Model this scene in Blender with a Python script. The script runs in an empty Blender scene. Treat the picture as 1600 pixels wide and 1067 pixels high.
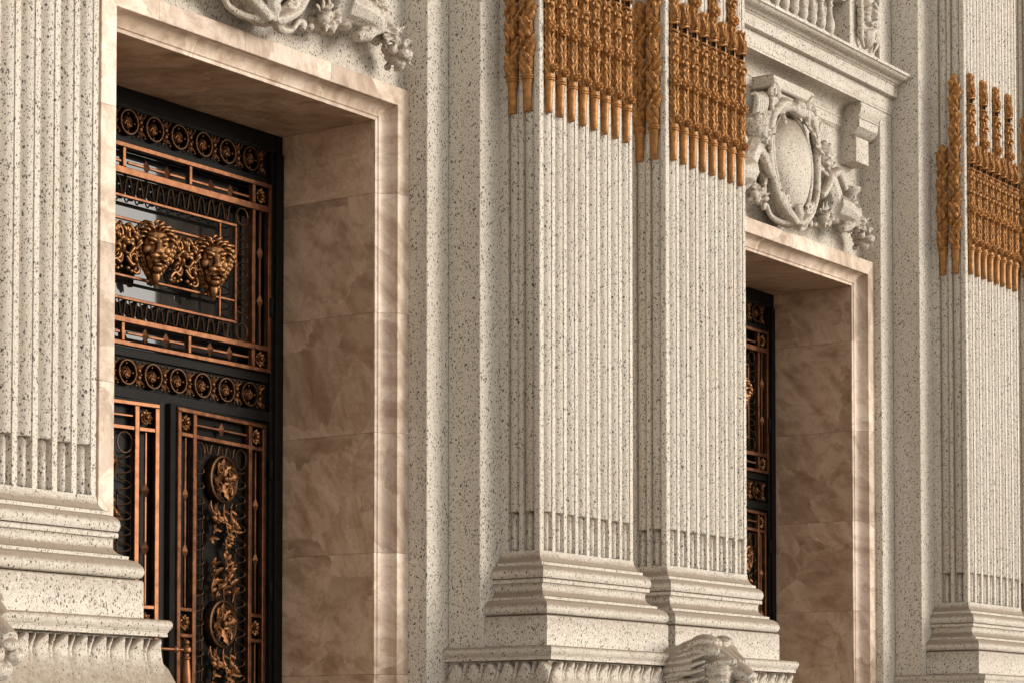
import bpy, bmesh, math, random
from mathutils import Vector, Matrix, Euler
random.seed(7)
PI = math.pi
R = math.radians
SC = bpy.context.scene
COL = SC.collection

# ------------------------------------------------------------------ camera
cd = bpy.data.cameras.new('camera')
cam = bpy.data.objects.new('camera', cd)
COL.objects.link(cam)
cam.location = (0, 0, 1.6)
cam.rotation_euler = (R(92.5), 0, -R(55.064))
cd.sensor_fit = 'HORIZONTAL'
cd.sensor_width = 36.0
cd.lens = 36.0 * 3828 / 1600
cd.shift_y = 0.29835
cd.clip_start = 0.1
cd.clip_end = 3000
SC.camera = cam

# ------------------------------------------------------------------ light
SUN_EL, SUN_AZ = 14.0, 27.0            # elevation, azimuth to the right of the facade normal
w = bpy.data.worlds.new('World')
SC.world = w
w.use_nodes = True
nt = w.node_tree
nt.nodes.clear()
sky = nt.nodes.new('ShaderNodeTexSky')
sky.sky_type = 'NISHITA'
sky.sun_disc = False
sky.sun_elevation = R(SUN_EL)
sky.sun_rotation = R(180 - SUN_AZ)
sky.air_density = 1.0
sky.dust_density = 4.0
sky.ozone_density = 1.0
hs = nt.nodes.new('ShaderNodeHueSaturation')
hs.inputs['Saturation'].default_value = 0.35
bg = nt.nodes.new('ShaderNodeBackground')
bg.inputs['Strength'].default_value = 0.15
wo = nt.nodes.new('ShaderNodeOutputWorld')
nt.links.new(sky.outputs[0], hs.inputs['Color'])
cl = nt.nodes.new('ShaderNodeMix')          # even cloud cover over most of the clear sky
cl.data_type = 'RGBA'
cl.inputs[0].default_value = 0.62
cl.inputs[7].default_value = (4.35, 4.15, 3.88, 1)
nt.links.new(hs.outputs[0], cl.inputs[6])
nt.links.new(cl.outputs[2], bg.inputs['Color'])
nt.links.new(bg.outputs[0], wo.inputs['Surface'])

sd = bpy.data.lights.new('sun', 'SUN')
sun = bpy.data.objects.new('sun', sd)
COL.objects.link(sun)
D = Vector((math.sin(R(SUN_AZ)) * math.cos(R(SUN_EL)), -math.cos(R(SUN_AZ)) * math.cos(R(SUN_EL)), math.sin(R(SUN_EL))))
sun.rotation_euler = D.to_track_quat('Z', 'Y').to_euler()
sd.energy = 0.9
sd.angle = R(24)
sd.color = (1.0, 0.955, 0.89)
SC.view_settings.view_transform = 'Standard'
SC.view_settings.look = 'None'
SC.view_settings.exposure = 0.90
SC.view_settings.gamma = 1.0
SC.view_settings.use_curve_mapping = False


# ------------------------------------------------------------------ materials
class NT:
    def __init__(s, name):
        s.m = bpy.data.materials.new(name)
        s.m.use_nodes = True
        s.t = s.m.node_tree
        s.b = s.t.nodes['Principled BSDF']
    def n(s, kind, **kw):
        x = s.t.nodes.new('ShaderNode' + kind)
        for k, v in kw.items():
            if k.startswith('i_'):
                x.inputs[k[2:].replace('_', ' ')].default_value = v
            else:
                setattr(x, k, v)
        return x
    def l(s, a, b):
        s.t.links.new(a, b)
    def math(s, op, a, b=None, clamp=False):
        x = s.n('Math', operation=op, use_clamp=clamp)
        for i, v in enumerate((a, b)):
            if v is None: continue
            if hasattr(v, 'is_linked'): s.l(v, x.inputs[i])
            else: x.inputs[i].default_value = v
        return x.outputs[0]
    def mix(s, fac, a, b, mode='MIX'):
        x = s.n('Mix', data_type='RGBA', blend_type=mode)
        for i, v in ((0, fac), (6, a), (7, b)):
            if hasattr(v, 'is_linked'): s.l(v, x.inputs[i])
            else: x.inputs[i].default_value = v if i == 0 else (*v, 1)
        return x.outputs[2]
    def ramp(s, fac, stops):
        x = s.n('ValToRGB')
        e = x.color_ramp.elements
        while len(e) < len(stops): e.new(0.5)
        for q, (p, c) in zip(e, stops):
            q.position = p
            q.color = (*c, 1) if len(c) == 3 else c
        s.l(fac, x.inputs[0])
        return x.outputs[0]
    def noise(s, vec, scale, detail=4, rough=0.55, dist=0.0):
        x = s.n('TexNoise')
        x.inputs['Scale'].default_value = scale
        x.inputs['Detail'].default_value = detail
        x.inputs['Roughness'].default_value = rough
        x.inputs['Distortion'].default_value = dist
        if vec is not None: s.l(vec, x.inputs['Vector'])
        return x
    def bump(s, h, strength, dist=0.01):
        x = s.n('Bump')
        x.inputs['Strength'].default_value = strength
        x.inputs['Distance'].default_value = dist
        s.l(h, x.inputs['Height'])
        s.l(x.outputs[0], s.b.inputs['Normal'])


def granite(name, ca, cb, fleck=1.0, fs=58.0, bump=0.42, dust=0.84):
    g = NT(name)
    pos = g.n('NewGeometry').outputs['Position']
    nz = g.noise(pos, 45.0, 3)
    # irregular outlines for the flecks
    dv = g.n('VectorMath', operation='SCALE'); dv.inputs['Scale'].default_value = 0.022
    g.l(nz.outputs['Color'], dv.inputs[0])
    ad = g.n('VectorMath', operation='ADD'); g.l(pos, ad.inputs[0]); g.l(dv.outputs[0], ad.inputs[1])
    # slight slant
    mp = g.n('Mapping'); mp.inputs['Rotation'].default_value = (R(25), R(35), 0); mp.inputs['Scale'].default_value = (1, 1, 0.62)
    g.l(ad.outputs[0], mp.inputs['Vector'])
    masks = []
    for sc, lo, hi, cut in ((fs, 0.02, 0.44, 0.26), (fs * 1.7, 0.0, 0.52, 0.20), (fs * 3.2, 0.0, 0.52, 0.22)):
        v = g.n('TexVoronoi'); v.inputs['Scale'].default_value = sc
        g.l(mp.outputs[0], v.inputs['Vector'])
        sep = g.n('SeparateColor'); g.l(v.outputs['Color'], sep.inputs[0])
        r = g.math('SUBTRACT', sep.outputs[0], cut, True)
        r = g.math('MULTIPLY', r, hi / (1 - cut) * fleck)
        d = g.math('SUBTRACT', r, v.outputs['Distance'])
        masks.append((g.math('MULTIPLY', d, 22.0, True), sep.outputs[1]))
    big = g.noise(pos, 0.8, 5, 0.6)
    fine = g.noise(pos, 160.0, 2, 0.7)
    base = g.mix(big.outputs[0], ca, cb)
    fr = g.ramp(fine.outputs[0], [(0.28, (0.76, 0.74, 0.71)), (0.66, (1.07, 1.07, 1.07))])
    base = g.mix(1.0, base, fr, 'MULTIPLY')
    for (mk, rnd), op in zip(masks, (0.92, 0.78, 0.48)):
        fc = g.ramp(rnd, [(0.0, (0.022, 0.019, 0.016)), (0.6, (0.060, 0.047, 0.036)), (1.0, (0.19, 0.145, 0.10))])
        base = g.mix(g.math('MULTIPLY', mk, op), base, fc)
    # grime streaks with their own shape
    st = g.n('Mapping'); st.inputs['Scale'].default_value = (2.2, 2.2, 0.35); g.l(pos, st.inputs['Vector'])
    stn = g.noise(st.outputs[0], 1.3, 6, 0.65)
    sm = g.ramp(stn.outputs[0], [(0.45, (0, 0, 0)), (0.75, (1, 1, 1))])
    base = g.mix(g.math('MULTIPLY', sm, 0.34), base, (0.36, 0.28, 0.20))
    # soot and dust lying on ledges hides the flecks
    gz = g.n('SeparateXYZ'); g.l(g.n('NewGeometry').outputs['Normal'], gz.inputs[0])
    lay = g.math('ADD', gz.outputs[2], g.math('MULTIPLY', g.math('SUBTRACT', g.noise(pos, 26.0, 5, 0.7).outputs[0], 0.5), 0.55))
    lm = g.ramp(lay, [(0.05, (0, 0, 0)), (0.42, (1, 1, 1))])
    base = g.mix(g.math('MULTIPLY', lm, dust), base, (0.205, 0.150, 0.102))
    g.l(base, g.b.inputs['Base Color'])
    g.b.inputs['Roughness'].default_value = 0.72
    g.b.inputs['Specular IOR Level'].default_value = 0.3
    h = g.math('ADD', fine.outputs[0], g.math('MULTIPLY', g.noise(pos, 60.0, 3).outputs[0], 1.2))
    g.bump(h, bump, 0.006)
    return g.m


def marble(name, rough=0.46, tint=(1, 1, 1)):
    g = NT(name)
    oi = g.n('ObjectInfo')
    pos = g.n('NewGeometry').outputs['Position']
    cx = g.n('CombineXYZ')
    rnd = oi.outputs['Random']
    g.l(g.math('MULTIPLY', rnd, 37.0), cx.inputs[0]); g.l(g.math('MULTIPLY', rnd, 91.0), cx.inputs[1]); g.l(g.math('MULTIPLY', rnd, 53.0), cx.inputs[2])
    ad = g.n('VectorMath', operation='ADD'); g.l(pos, ad.inputs[0]); g.l(cx.outputs[0], ad.inputs[1])
    ro = g.n('VectorRotate', rotation_type='EULER_XYZ'); g.l(ad.outputs[0], ro.inputs['Vector'])
    er = g.n('CombineXYZ')
    g.l(g.math('ADD', g.math('MULTIPLY', rnd, 1.3), 0.45), er.inputs[0])
    g.l(g.math('ADD', g.math('MULTIPLY', rnd, 0.9), 0.35), er.inputs[1])
    g.l(er.outputs[0], ro.inputs['Rotation'])
    v0 = ro.outputs[0]
    wn = g.noise(v0, 1.6, 6, 0.6, 0.6)
    wv = g.n('VectorMath', operation='SCALE'); wv.inputs['Scale'].default_value = 0.55; g.l(wn.outputs['Color'], wv.inputs[0])
    a2 = g.n('VectorMath', operation='ADD'); g.l(v0, a2.inputs[0]); g.l(wv.outputs[0], a2.inputs[1])
    cm = g.n('Mapping'); cm.inputs['Scale'].default_value = (1.0, 1.0, 0.55); g.l(a2.outputs[0], cm.inputs['Vector'])
    clast = g.n('TexVoronoi'); clast.inputs['Scale'].default_value = 1.9; g.l(cm.outputs[0], clast.inputs['Vector'])
    edge = g.n('TexVoronoi', feature='DISTANCE_TO_EDGE'); edge.inputs['Scale'].default_value = 1.9; g.l(cm.outputs[0], edge.inputs['Vector'])
    cs = g.n('SeparateColor'); g.l(clast.outputs['Color'], cs.inputs[0])
    # every shard of the breccia carries its own brush-like grain direction
    vr = g.n('VectorRotate', rotation_type='AXIS_ANGLE'); vr.inputs['Axis'].default_value = (0.72, 0.62, 0.2)
    g.l(pos, vr.inputs['Vector']); g.l(g.math('ADD', g.math('MULTIPLY', cs.outputs[1], 1.5), 0.25), vr.inputs['Angle'])
    wob = g.n('VectorMath', operation='SCALE'); wob.inputs['Scale'].default_value = 0.09; g.l(wn.outputs['Color'], wob.inputs[0])
    va = g.n('VectorMath', operation='ADD'); g.l(vr.outputs[0], va.inputs[0]); g.l(wob.outputs[0], va.inputs[1])
    mp = g.n('Mapping'); mp.inputs['Scale'].default_value = (1.0, 1.0, 0.10); g.l(va.outputs[0], mp.inputs['Vector'])
    streak = g.noise(mp.outputs[0], 7.0, 8, 0.60, 0.15)
    base = g.ramp(streak.outputs[0], [(0.25, (0.36, 0.262, 0.190)), (0.42, (0.55, 0.435, 0.340)), (0.54, (0.69, 0.575, 0.472)), (0.72, (0.80, 0.70, 0.60))])
    sep = g.n('SeparateColor'); g.l(clast.outputs['Color'], sep.inputs[0])
    cl = g.ramp(sep.outputs[0], [(0.0, (0.66, 0.60, 0.54)), (0.3, (0.85, 0.82, 0.79)), (0.6, (0.97, 0.96, 0.94)), (1.0, (1.10, 1.09, 1.07))])
    base = g.mix(0.75, base, cl, 'MULTIPLY')
    ve = g.ramp(edge.outputs['Distance'], [(0.0, (1, 1, 1)), (0.022, (0, 0, 0))])
    base = g.mix(g.math('MULTIPLY', ve, 0.42), base, (0.74, 0.63, 0.52))
    vn = g.noise(a2.outputs[0], 2.6, 9, 0.6, 1.5)
    band = g.math('ABSOLUTE', g.math('SUBTRACT', vn.outputs[0], 0.5))
    vm = g.ramp(band, [(0.0, (1, 1, 1)), (0.03, (0, 0, 0))])
    base = g.mix(g.math('MULTIPLY', vm, 0.28), base, (0.26, 0.145, 0.085))
    slab = g.ramp(rnd, [(0.0, (0.86, 0.82, 0.79)), (1.0, (1.08, 1.06, 1.04))])
    base = g.mix(1.0, base, slab, 'MULTIPLY')
    base = g.mix(1.0, base, tint, 'MULTIPLY')
    g.l(base, g.b.inputs['Base Color'])
    g.b.inputs['Roughness'].default_value = rough
    g.b.inputs['Specular IOR Level'].default_value = 0.35
    g.bump(streak.outputs[0], 0.05, 0.004)
    return g.m


def metal(name, ca, cb, rough, metallic=1.0, scale=14.0, bump=0.06, spec=0.5):
    g = NT(name)
    pos = g.n('NewGeometry').outputs['Position']
    nz = g.noise(pos, scale, 6, 0.65)
    f = g.ramp(nz.outputs[0], [(0.32, (0, 0, 0)), (0.68, (1, 1, 1))])
    g.l(g.mix(f, ca, cb), g.b.inputs['Base Color'])
    g.b.inputs['Metallic'].default_value = metallic
    g.b.inputs['Specular IOR Level'].default_value = spec
    g.l(g.math('ADD', g.math('MULTIPLY', nz.outputs[0], 0.22), rough - 0.11), g.b.inputs['Roughness'])
    g.bump(g.noise(pos, scale * 8, 3).outputs[0], bump, 0.004)
    return g.m


M_GRAN = granite('speckled_granite', (0.72, 0.665, 0.580), (0.645, 0.588, 0.505))
M_CARVE = granite('carved_granite', (0.69, 0.632, 0.548), (0.61, 0.552, 0.470), fleck=0.9, fs=58.0, bump=0.55)
M_MARB = marble('beige_marble')
M_MARB2 = marble('shaded_marble', 0.36, (0.88, 0.80, 0.715))  # the beige marble again, shade of the reveals put into its tint
M_COPP = metal('copper_bars', (0.105, 0.046, 0.024), (0.27, 0.120, 0.062), 0.47)
M_BRON = metal('bronze_ornament', (0.13, 0.064, 0.028), (0.31, 0.150, 0.062), 0.42, scale=30.0)
M_DBRZ = metal('dark_bronze', (0.036, 0.021, 0.013), (0.10, 0.052, 0.027), 0.48, scale=25.0)
M_VINE = metal('brown_bronze', (0.065, 0.031, 0.015), (0.20, 0.088, 0.038), 0.48, scale=30.0)
M_BLACK = metal('black_iron_and_shade', (0.007, 0.0063, 0.0055), (0.012, 0.0105, 0.009), 0.45, metallic=0.0, spec=0.07)
M_GOLD = metal('gilded_plaster', (0.20, 0.088, 0.024), (0.52, 0.245, 0.074), 0.46, metallic=0.3, scale=26.0, bump=0.3, spec=0.35)
g_ = NT('window_glass')
g_.b.inputs['Base Color'].default_value = (0.012, 0.013, 0.013, 1)
g_.b.inputs['Roughness'].default_value = 0.04
g_.b.inputs['IOR'].default_value = 2.0
M_GLASS = g_.m
g_ = NT('stone_paving')
pp = g_.n('NewGeometry').outputs['Position']
br = g_.n('TexBrick'); br.inputs['Scale'].default_value = 0.8; br.inputs['Mortar Size'].default_value = 0.008
br.inputs['Color1'].default_value = (0.15, 0.125, 0.10, 1); br.inputs['Color2'].default_value = (0.19, 0.16, 0.13, 1); br.inputs['Mortar'].default_value = (0.16, 0.14, 0.12, 1)
g_.l(pp, br.inputs['Vector'])
g_.l(g_.mix(0.35, br.outputs[0], g_.ramp(g_.noise(pp, 3.0, 6).outputs[0], [(0.3, (0.10, 0.085, 0.07)), (0.7, (0.20, 0.17, 0.14))])), g_.b.inputs['Base Color'])
g_.b.inputs['Roughness'].default_value = 0.7
M_PAVE = g_.m


# ------------------------------------------------------------------ mesh helpers
class MB:
    def __init__(s):
        s.v = []; s.f = []
    def add(s, vs, fs):
        o = len(s.v)
        s.v += [tuple(q) for q in vs]
        s.f += [tuple(i + o for i in q) for q in fs]
        return s
    def box(s, x0, x1, y0, y1, z0, z1):
        return s.add([(x0, y0, z0), (x1, y0, z0), (x1, y1, z0), (x0, y1, z0), (x0, y0, z1), (x1, y0, z1), (x1, y1, z1), (x0, y1, z1)],
                     [(0, 3, 2, 1), (4, 5, 6, 7), (0, 1, 5, 4), (1, 2, 6, 5), (2, 3, 7, 6), (3, 0, 4, 7)])
    def bbox(s, x0, x1, y0, y1, z0, z1, b=0.005):
        # box with chamfered vertical and horizontal front edges (octagon-ish, 26 faces)
        vs = []; fs = []
        bm = bmesh.new()
        r = bmesh.ops.create_cube(bm, size=1)
        bmesh.ops.scale(bm, vec=(x1 - x0, y1 - y0, z1 - z0), verts=bm.verts)
        bmesh.ops.translate(bm, vec=((x0 + x1) / 2, (y0 + y1) / 2, (z0 + z1) / 2), verts=bm.verts)
        bmesh.ops.bevel(bm, geom=list(bm.edges), offset=b, segments=1, affect='EDGES')
        bm.verts.index_update()
        vs = [v.co[:] for v in bm.verts]; fs = [tuple(v.index for v in f.verts) for f in bm.faces]
        bm.free()
        return s.add(vs, fs)
    def rings(s, rings, closed=True, cap0=True, cap1=True):
        n = len(rings[0]); vs = [p for r in rings for p in r]; fs = []
        m = n if closed else n - 1
        for k in range(len(rings) - 1):
            for i in range(m):
                j = (i + 1) % n
                fs.append((k * n + i, k * n + j, (k + 1) * n + j, (k + 1) * n + i))
        if cap0: fs.append(tuple(range(n - 1, -1, -1)))
        if cap1: fs.append(tuple((len(rings) - 1) * n + i for i in range(n)))
        return s.add(vs, fs)
    def prism_z(s, poly, z0, z1):
        return s.rings([[(x, y, z0) for x, y in poly], [(x, y, z1) for x, y in poly]])
    def tube(s, pts, rad, n=6, caps=True, flat=None, sm=0):
        pts = [Vector(p) for p in pts]
        if not hasattr(rad, '__len__'): rad = [rad] * len(pts)
        if sm:
            q = [pts[0]] + pts + [pts[-1]]; rr = [rad[0]] + list(rad) + [rad[-1]]
            np_ = []; nr = []
            for i in range(1, len(q) - 2):
                for k in range(sm):
                    t = k / sm; t2 = t * t; t3 = t2 * t
                    f = lambda a, b, c_, d: 0.5 * ((2 * b) + (c_ - a) * t + (2 * a - 5 * b + 4 * c_ - d) * t2 + (3 * b - a - 3 * c_ + d) * t3)
                    np_.append(f(q[i - 1], q[i], q[i + 1], q[i + 2])); nr.append(max(0.001, f(rr[i - 1], rr[i], rr[i + 1], rr[i + 2])))
            pts = np_ + [pts[-1]]; rad = nr + [rad[-1]]
        rings = []; up = None
        for i, p in enumerate(pts):
            t = (pts[min(i + 1, len(pts) - 1)] - pts[max(i - 1, 0)]).normalized()
            if up is None:
                up = t.orthogonal().normalized()
            up = (up - t * up.dot(t))
            if up.length < 1e-6: up = t.orthogonal()
            up.normalize()
            sd_ = t.cross(up)
            ring = []
            for k in range(n):
                a = 2 * PI * k / n
                o = up * math.cos(a) * rad[i] + sd_ * math.sin(a) * rad[i]
                if flat is not None: o.y *= flat
                ring.append(p + o)
            rings.append(ring)
        return s.rings(rings, True, caps, caps)
    def ball(s, c, r, rot=None, nu=10, nv=6):
        if not hasattr(r, '__len__'): r = (r, r, r)
        vs = []; fs = []
        m = rot.to_matrix() if rot is not None else None
        def put(q):
            q = Vector((q[0] * r[0], q[1] * r[1], q[2] * r[2]))
            if m: q = m @ q
            vs.append(q + Vector(c))
        put((0, 0, -1))
        for k in range(1, nv):
            th = -PI / 2 + PI * k / nv
            for i in range(nu):
                a = 2 * PI * i / nu
                put((math.cos(th) * math.cos(a), math.cos(th) * math.sin(a), math.sin(th)))
        put((0, 0, 1)); top = len(vs) - 1
        for i in range(nu):
            j = (i + 1) % nu
            fs.append((0, 1 + j, 1 + i))
            for k in range(nv - 2):
                a = 1 + k * nu
                fs.append((a + i, a + j, a + nu + j, a + nu + i))
            a = 1 + (nv - 2) * nu
            fs.append((a + i, a + j, top))
        return s.add(vs, fs)
    def lathe(s, prof, c=(0, 0, 0), axis='Z', n=16, a0=0, a1=2 * PI):
        rings = []
        full = abs(a1 - a0 - 2 * PI) < 1e-6
        cnt = n if full else n + 1
        for r, z in prof:
            ring = []
            for k in range(cnt):
                a = a0 + (a1 - a0) * k / n
                if axis == 'Z': q = (c[0] + r * math.cos(a), c[1] + r * math.sin(a), c[2] + z)
                else: q = (c[0] + r * math.cos(a), c[1] + z, c[2] - r * math.sin(a))   # axis Y
                ring.append(q)
            rings.append(ring)
        return s.rings(rings, full, full, full)
    def leaf(s, base, d, nrm, L, W, curl=0.3, lobes=0, fold=0.25):
        # a leaf standing on a surface: d = growing direction, nrm = outward normal
        d = Vector(d).normalized(); nrm = Vector(nrm).normalized(); sd_ = d.cross(nrm).normalized()
        base = Vector(base)
        K = 6
        prof = [0.42, 0.85, 1.0, 0.86, 0.5, 0.04]
        if lobes: prof = [0.35, 0.95, 0.62, 1.0, 0.55, 0.85, 0.42, 0.04]; K = 8
        vs = []; fs = []
        for k in range(K):
            t = k / (K - 1)
            c = base + d * (L * t) + nrm * (L * curl * (t * t) + 0.12 * W * math.sin(PI * t))
            hw = W * 0.5 * prof[k]
            vs += [c - sd_ * hw - nrm * hw * fold, c + nrm * hw * 0.35, c + sd_ * hw - nrm * hw * fold, c - nrm * W * 0.30]
        for k in range(K - 1):
            a = k * 4; b = a + 4
            fs += [(a, a + 1, b + 1, b), (a + 1, a + 2, b + 2, b + 1), (a + 2, a + 3, b + 3, b + 2), (a + 3, a, b, b + 3)]
        return s.add(vs, fs)
    def mesh(s, name, mat, smooth=40):
        me = bpy.data.meshes.new(name)
        me.from_pydata(s.v, [], s.f)
        bm = bmesh.new(); bm.from_mesh(me)
        bmesh.ops.recalc_face_normals(bm, faces=bm.faces)
        bm.to_mesh(me); bm.free()
        if smooth:
            me.polygons.foreach_set('use_smooth', [True] * len(me.polygons))
            me.set_sharp_from_angle(angle=R(smooth))
        me.materials.append(mat)
        return me
    def build(s, name, mat, parent=None, loc=(0, 0, 0), rot=(0, 0, 0), smooth=40, label=None):
        return put(name, s.mesh(name, mat, smooth), parent, loc, rot, label)


def put(name, me, parent=None, loc=(0, 0, 0), rot=(0, 0, 0), label=None, scale=None):
    o = bpy.data.objects.new(name, me)
    COL.objects.link(o)
    o.location = loc; o.rotation_euler = rot
    if scale: o.scale = scale
    if parent: o.parent = parent
    if label: o['label'] = label
    return o


def thing(name, label, cat, loc=(0, 0, 0), rotz=0.0, group=None):
    o = bpy.data.objects.new(name, None)
    COL.objects.link(o)
    o.empty_display_size = 0.2
    o.location = loc; o.rotation_euler = (0, 0, rotz)
    o['label'] = label; o['category'] = cat
    if group: o['group'] = group
    return o


def copy_tree(o, parent=None):
    q = o.copy(); COL.objects.link(q)
    if parent is not None:
        q.parent = parent
    for ch in o.children: copy_tree(ch, q)
    return q


def remeshed(mb, name, mat, voxel, smooth_it=2, disp=None):
    # melt the pieces of a carved figure into one continuous surface
    me = mb.mesh(name + '_raw', mat, 0)
    o = bpy.data.objects.new(name, me); COL.objects.link(o)
    m = o.modifiers.new('r', 'REMESH'); m.mode = 'VOXEL'; m.voxel_size = voxel
    if smooth_it:
        q = o.modifiers.new('s', 'SMOOTH'); q.iterations = smooth_it; q.factor = 0.5
    if disp:
        tx = bpy.data.textures.new(name + '_noise', 'CLOUDS'); tx.noise_scale = disp[0]; tx.noise_depth = 2
        q = o.modifiers.new('d', 'DISPLACE'); q.texture = tx; q.strength = disp[1]; q.texture_coords = 'GLOBAL'
    dg = bpy.context.evaluated_depsgraph_get()
    out = bpy.data.meshes.new_from_object(o.evaluated_get(dg))
    out.name = name
    bpy.data.objects.remove(o); bpy.data.meshes.remove(me)
    out.polygons.foreach_set('use_smooth', [True] * len(out.polygons))
    out.materials.clear(); out.materials.append(mat)
    return out


def half(w_, h, n=8):
    # half ellipse from -w/2 to w/2 bulging towards -y
    return [(-w_ / 2 * math.cos(PI * k / n), -h * math.sin(PI * k / n)) for k in range(n + 1)]


def spiral(c, r0, r1, turns, n=18, a0=0.0, y=0.0, sx=1.0):
    return [(c[0] + sx * (r0 + (r1 - r0) * k / n) * math.cos(a0 + 2 * PI * turns * k / n), y, c[1] + (r0 + (r1 - r0) * k / n) * math.sin(a0 + 2 * PI * turns * k / n)) for k in range(n + 1)]


# ------------------------------------------------------------------ ground
gm = MB().add([(-400, -700, 0), (700, -700, 0), (700, 400, 0), (-400, 400, 0)], [(0, 1, 2, 3)])
gr = gm.build('ground', M_PAVE, smooth=0); gr['kind'] = 'structure'

TOP = 10.4
BAYS = []   # stepped piers: X0 left edge of first pilaster, XR right edge of second
YP, Y1, Y2, YW = 10.0, 10.36, 10.65, 10.87


# ------------------------------------------------------------------ stepped granite piers
def pier(x1, x2, xr1, xr2, label):
    cx = (x1 + xr1) / 2
    t = thing('stepped_pier', label, 'pier', (cx, Y2, 0), group='stepped granite piers behind the paired pilasters')
    MB().bbox(x1 - cx, xr1 - cx, Y1 - Y2, 0.0 - 0.001, 0.0, TOP, 0.006).build('inner_step', M_GRAN, t)
    MB().bbox(x2 - cx, xr2 - cx, 0.0, 0.75, 0.0, TOP, 0.006).build('outer_step', M_GRAN, t)
    return t


pier(7.0, 6.6, 10.39, 10.62, 'stepped granite pier behind the fluted pilaster at the left edge')
pier(14.425, 14.166, 17.97, 18.18, 'stepped granite pier between the two marble doorways')
pier(21.795, 21.540, 25.3, 25.6, 'stepped granite pier right of the farther marble doorway')


# ------------------------------------------------------------------ fluted pilasters
PW = 1.278
PZ = 2.375
BASE_PROF = {
    'lower_torus': [(0.150, 0.229), (0.172, 0.233), (0.187, 0.244), (0.195, 0.262), (0.196, 0.280), (0.190, 0.302), (0.176, 0.322), (0.157, 0.336), (0.132, 0.344)],
    'scotia': [(0.132, 0.3445), (0.133, 0.363), (0.112, 0.366), (0.090, 0.378), (0.074, 0.394), (0.066, 0.412), (0.064, 0.435), (0.066, 0.455), (0.072, 0.466)],
    'fillet_band': [(0.072, 0.4665), (0.088, 0.468), (0.090, 0.474), (0.090, 0.492), (0.087, 0.498), (0.074, 0.499)],
    'upper_torus': [(0.074, 0.500), (0.088, 0.505), (0.096, 0.520), (0.099, 0.543), (0.094, 0.566), (0.082, 0.585), (0.062, 0.597), (0.052, 0.599)],
    'apophyge': [(0.052, 0.6)] + [(0.052, 0.620)] + [(0.048 * (1 - math.sin(PI / 2 * k / 6)) + 0.001, 0.622 + 0.088 * (1 - math.cos(PI / 2 * k / 6))) for k in range(7)],
}


def wrap(prof, W, yb, zoff=0.0):
    # moulding running round left, front and right of a block whose front is y=0
    return [[(-p, yb, z + zoff), (-p, -p, z + zoff), (W + p, -p, z + zoff), (W + p, yb, z + zoff)] for p, z in prof]


FL0, FLW, FPITCH, FD = 0.050, 0.114, 0.1527, 0.052
front_flutes = [FL0 + k * FPITCH for k in range(8)]
side_flutes = [0.048, 0.182]
SFW = 0.102


def shaft_poly():
    yb = Y1 - YP
    poly = [(0, yb)]
    for s0 in reversed(side_flutes):
        poly += [(0, s0 + SFW), (FD * 0.8, s0 + SFW - 0.006), (FD, s0 + SFW / 2 + 0.02), (FD, s0 + SFW / 2 - 0.02), (FD * 0.8, s0 + 0.006), (0, s0)]
    poly += [(0, 0.006), (0.006, 0)]
    for f0 in front_flutes:
        poly += [(f0, 0), (f0 + 0.006, FD * 0.8), (f0 + FLW / 2 - 0.02, FD), (f0 + FLW / 2 + 0.02, FD), (f0 + FLW - 0.006, FD * 0.8), (f0 + FLW, 0)]
    poly += [(PW - 0.006, 0), (PW, 0.006), (PW, yb)]
    return poly


def reed_mesh(name, w_, h, z0, z1, domed=False, prof=None):
    mb = MB()
    prof = prof or half(w_, h, 8)
    rings = []
    if domed:
        for q, zz in ((0.35, z1), (0.75, z1 - 0.008), (1.0, z1 - 0.022)):
            rings.append([(x * q, y * q, zz) for x, y in prof])
    else:
        rings.append([(x, y, z1) for x, y in prof])
    if domed: rings += [[(x, y, z0 + 0.02) for x, y in prof], [(x * 0.8, y * 0.75, z0) for x, y in prof]]
    else: rings += [[(x, y, z0 + 0.008) for x, y in prof], [(x * 0.94, y * 0.86, z0) for x, y in prof]]
    mb.rings(rings)
    return mb.mesh(name, M_GRAN, 60)


H_STEP, H_GOLD, H_TOPL = 3.374 - PZ, 6.31 - PZ, TOP - PZ
REED_PROF = [(-0.054, 0.0), (-0.046, -0.001), (-0.034, -0.004), (-0.022, -0.011), (-0.011, -0.025), (-0.001, -0.038), (0.012, -0.046), (0.026, -0.0495), (0.040, -0.0485), (0.050, -0.0455), (0.0555, -0.043), (0.0555, 0.0)]
reedF = reed_mesh('reed', 0.106, FD + 0.004, H_STEP, H_TOPL, prof=REED_PROF)
reedS = reed_mesh('reed', 0.096, FD + 0.004, H_STEP, H_TOPL)
thinF = reed_mesh('lower_reed', 0.052, FD * 0.98, 0.706, H_STEP - 0.004, True)
thinS = reed_mesh('lower_reed', 0.046, FD * 0.98, 0.706, H_STEP - 0.004, True)


# --- gilded rods, local: z=0 at the bottom of the sleeve, axis on the face plane, front is -y
SL = 0.268
def sleeve_mesh():
    mb = MB()
    mb.lathe([(0.024, 0.0), (0.0275, 0.004), (0.0285, 0.08), (0.031, 0.17), (0.036, 0.222), (0.038, 0.234), (0.047, 0.239), (0.048, 0.247), (0.040, 0.251), (0.046, 0.255), (0.047, 0.264), (0.044, SL)], n=12)
    return mb.mesh('sleeve', M_GOLD, 50)


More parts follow.
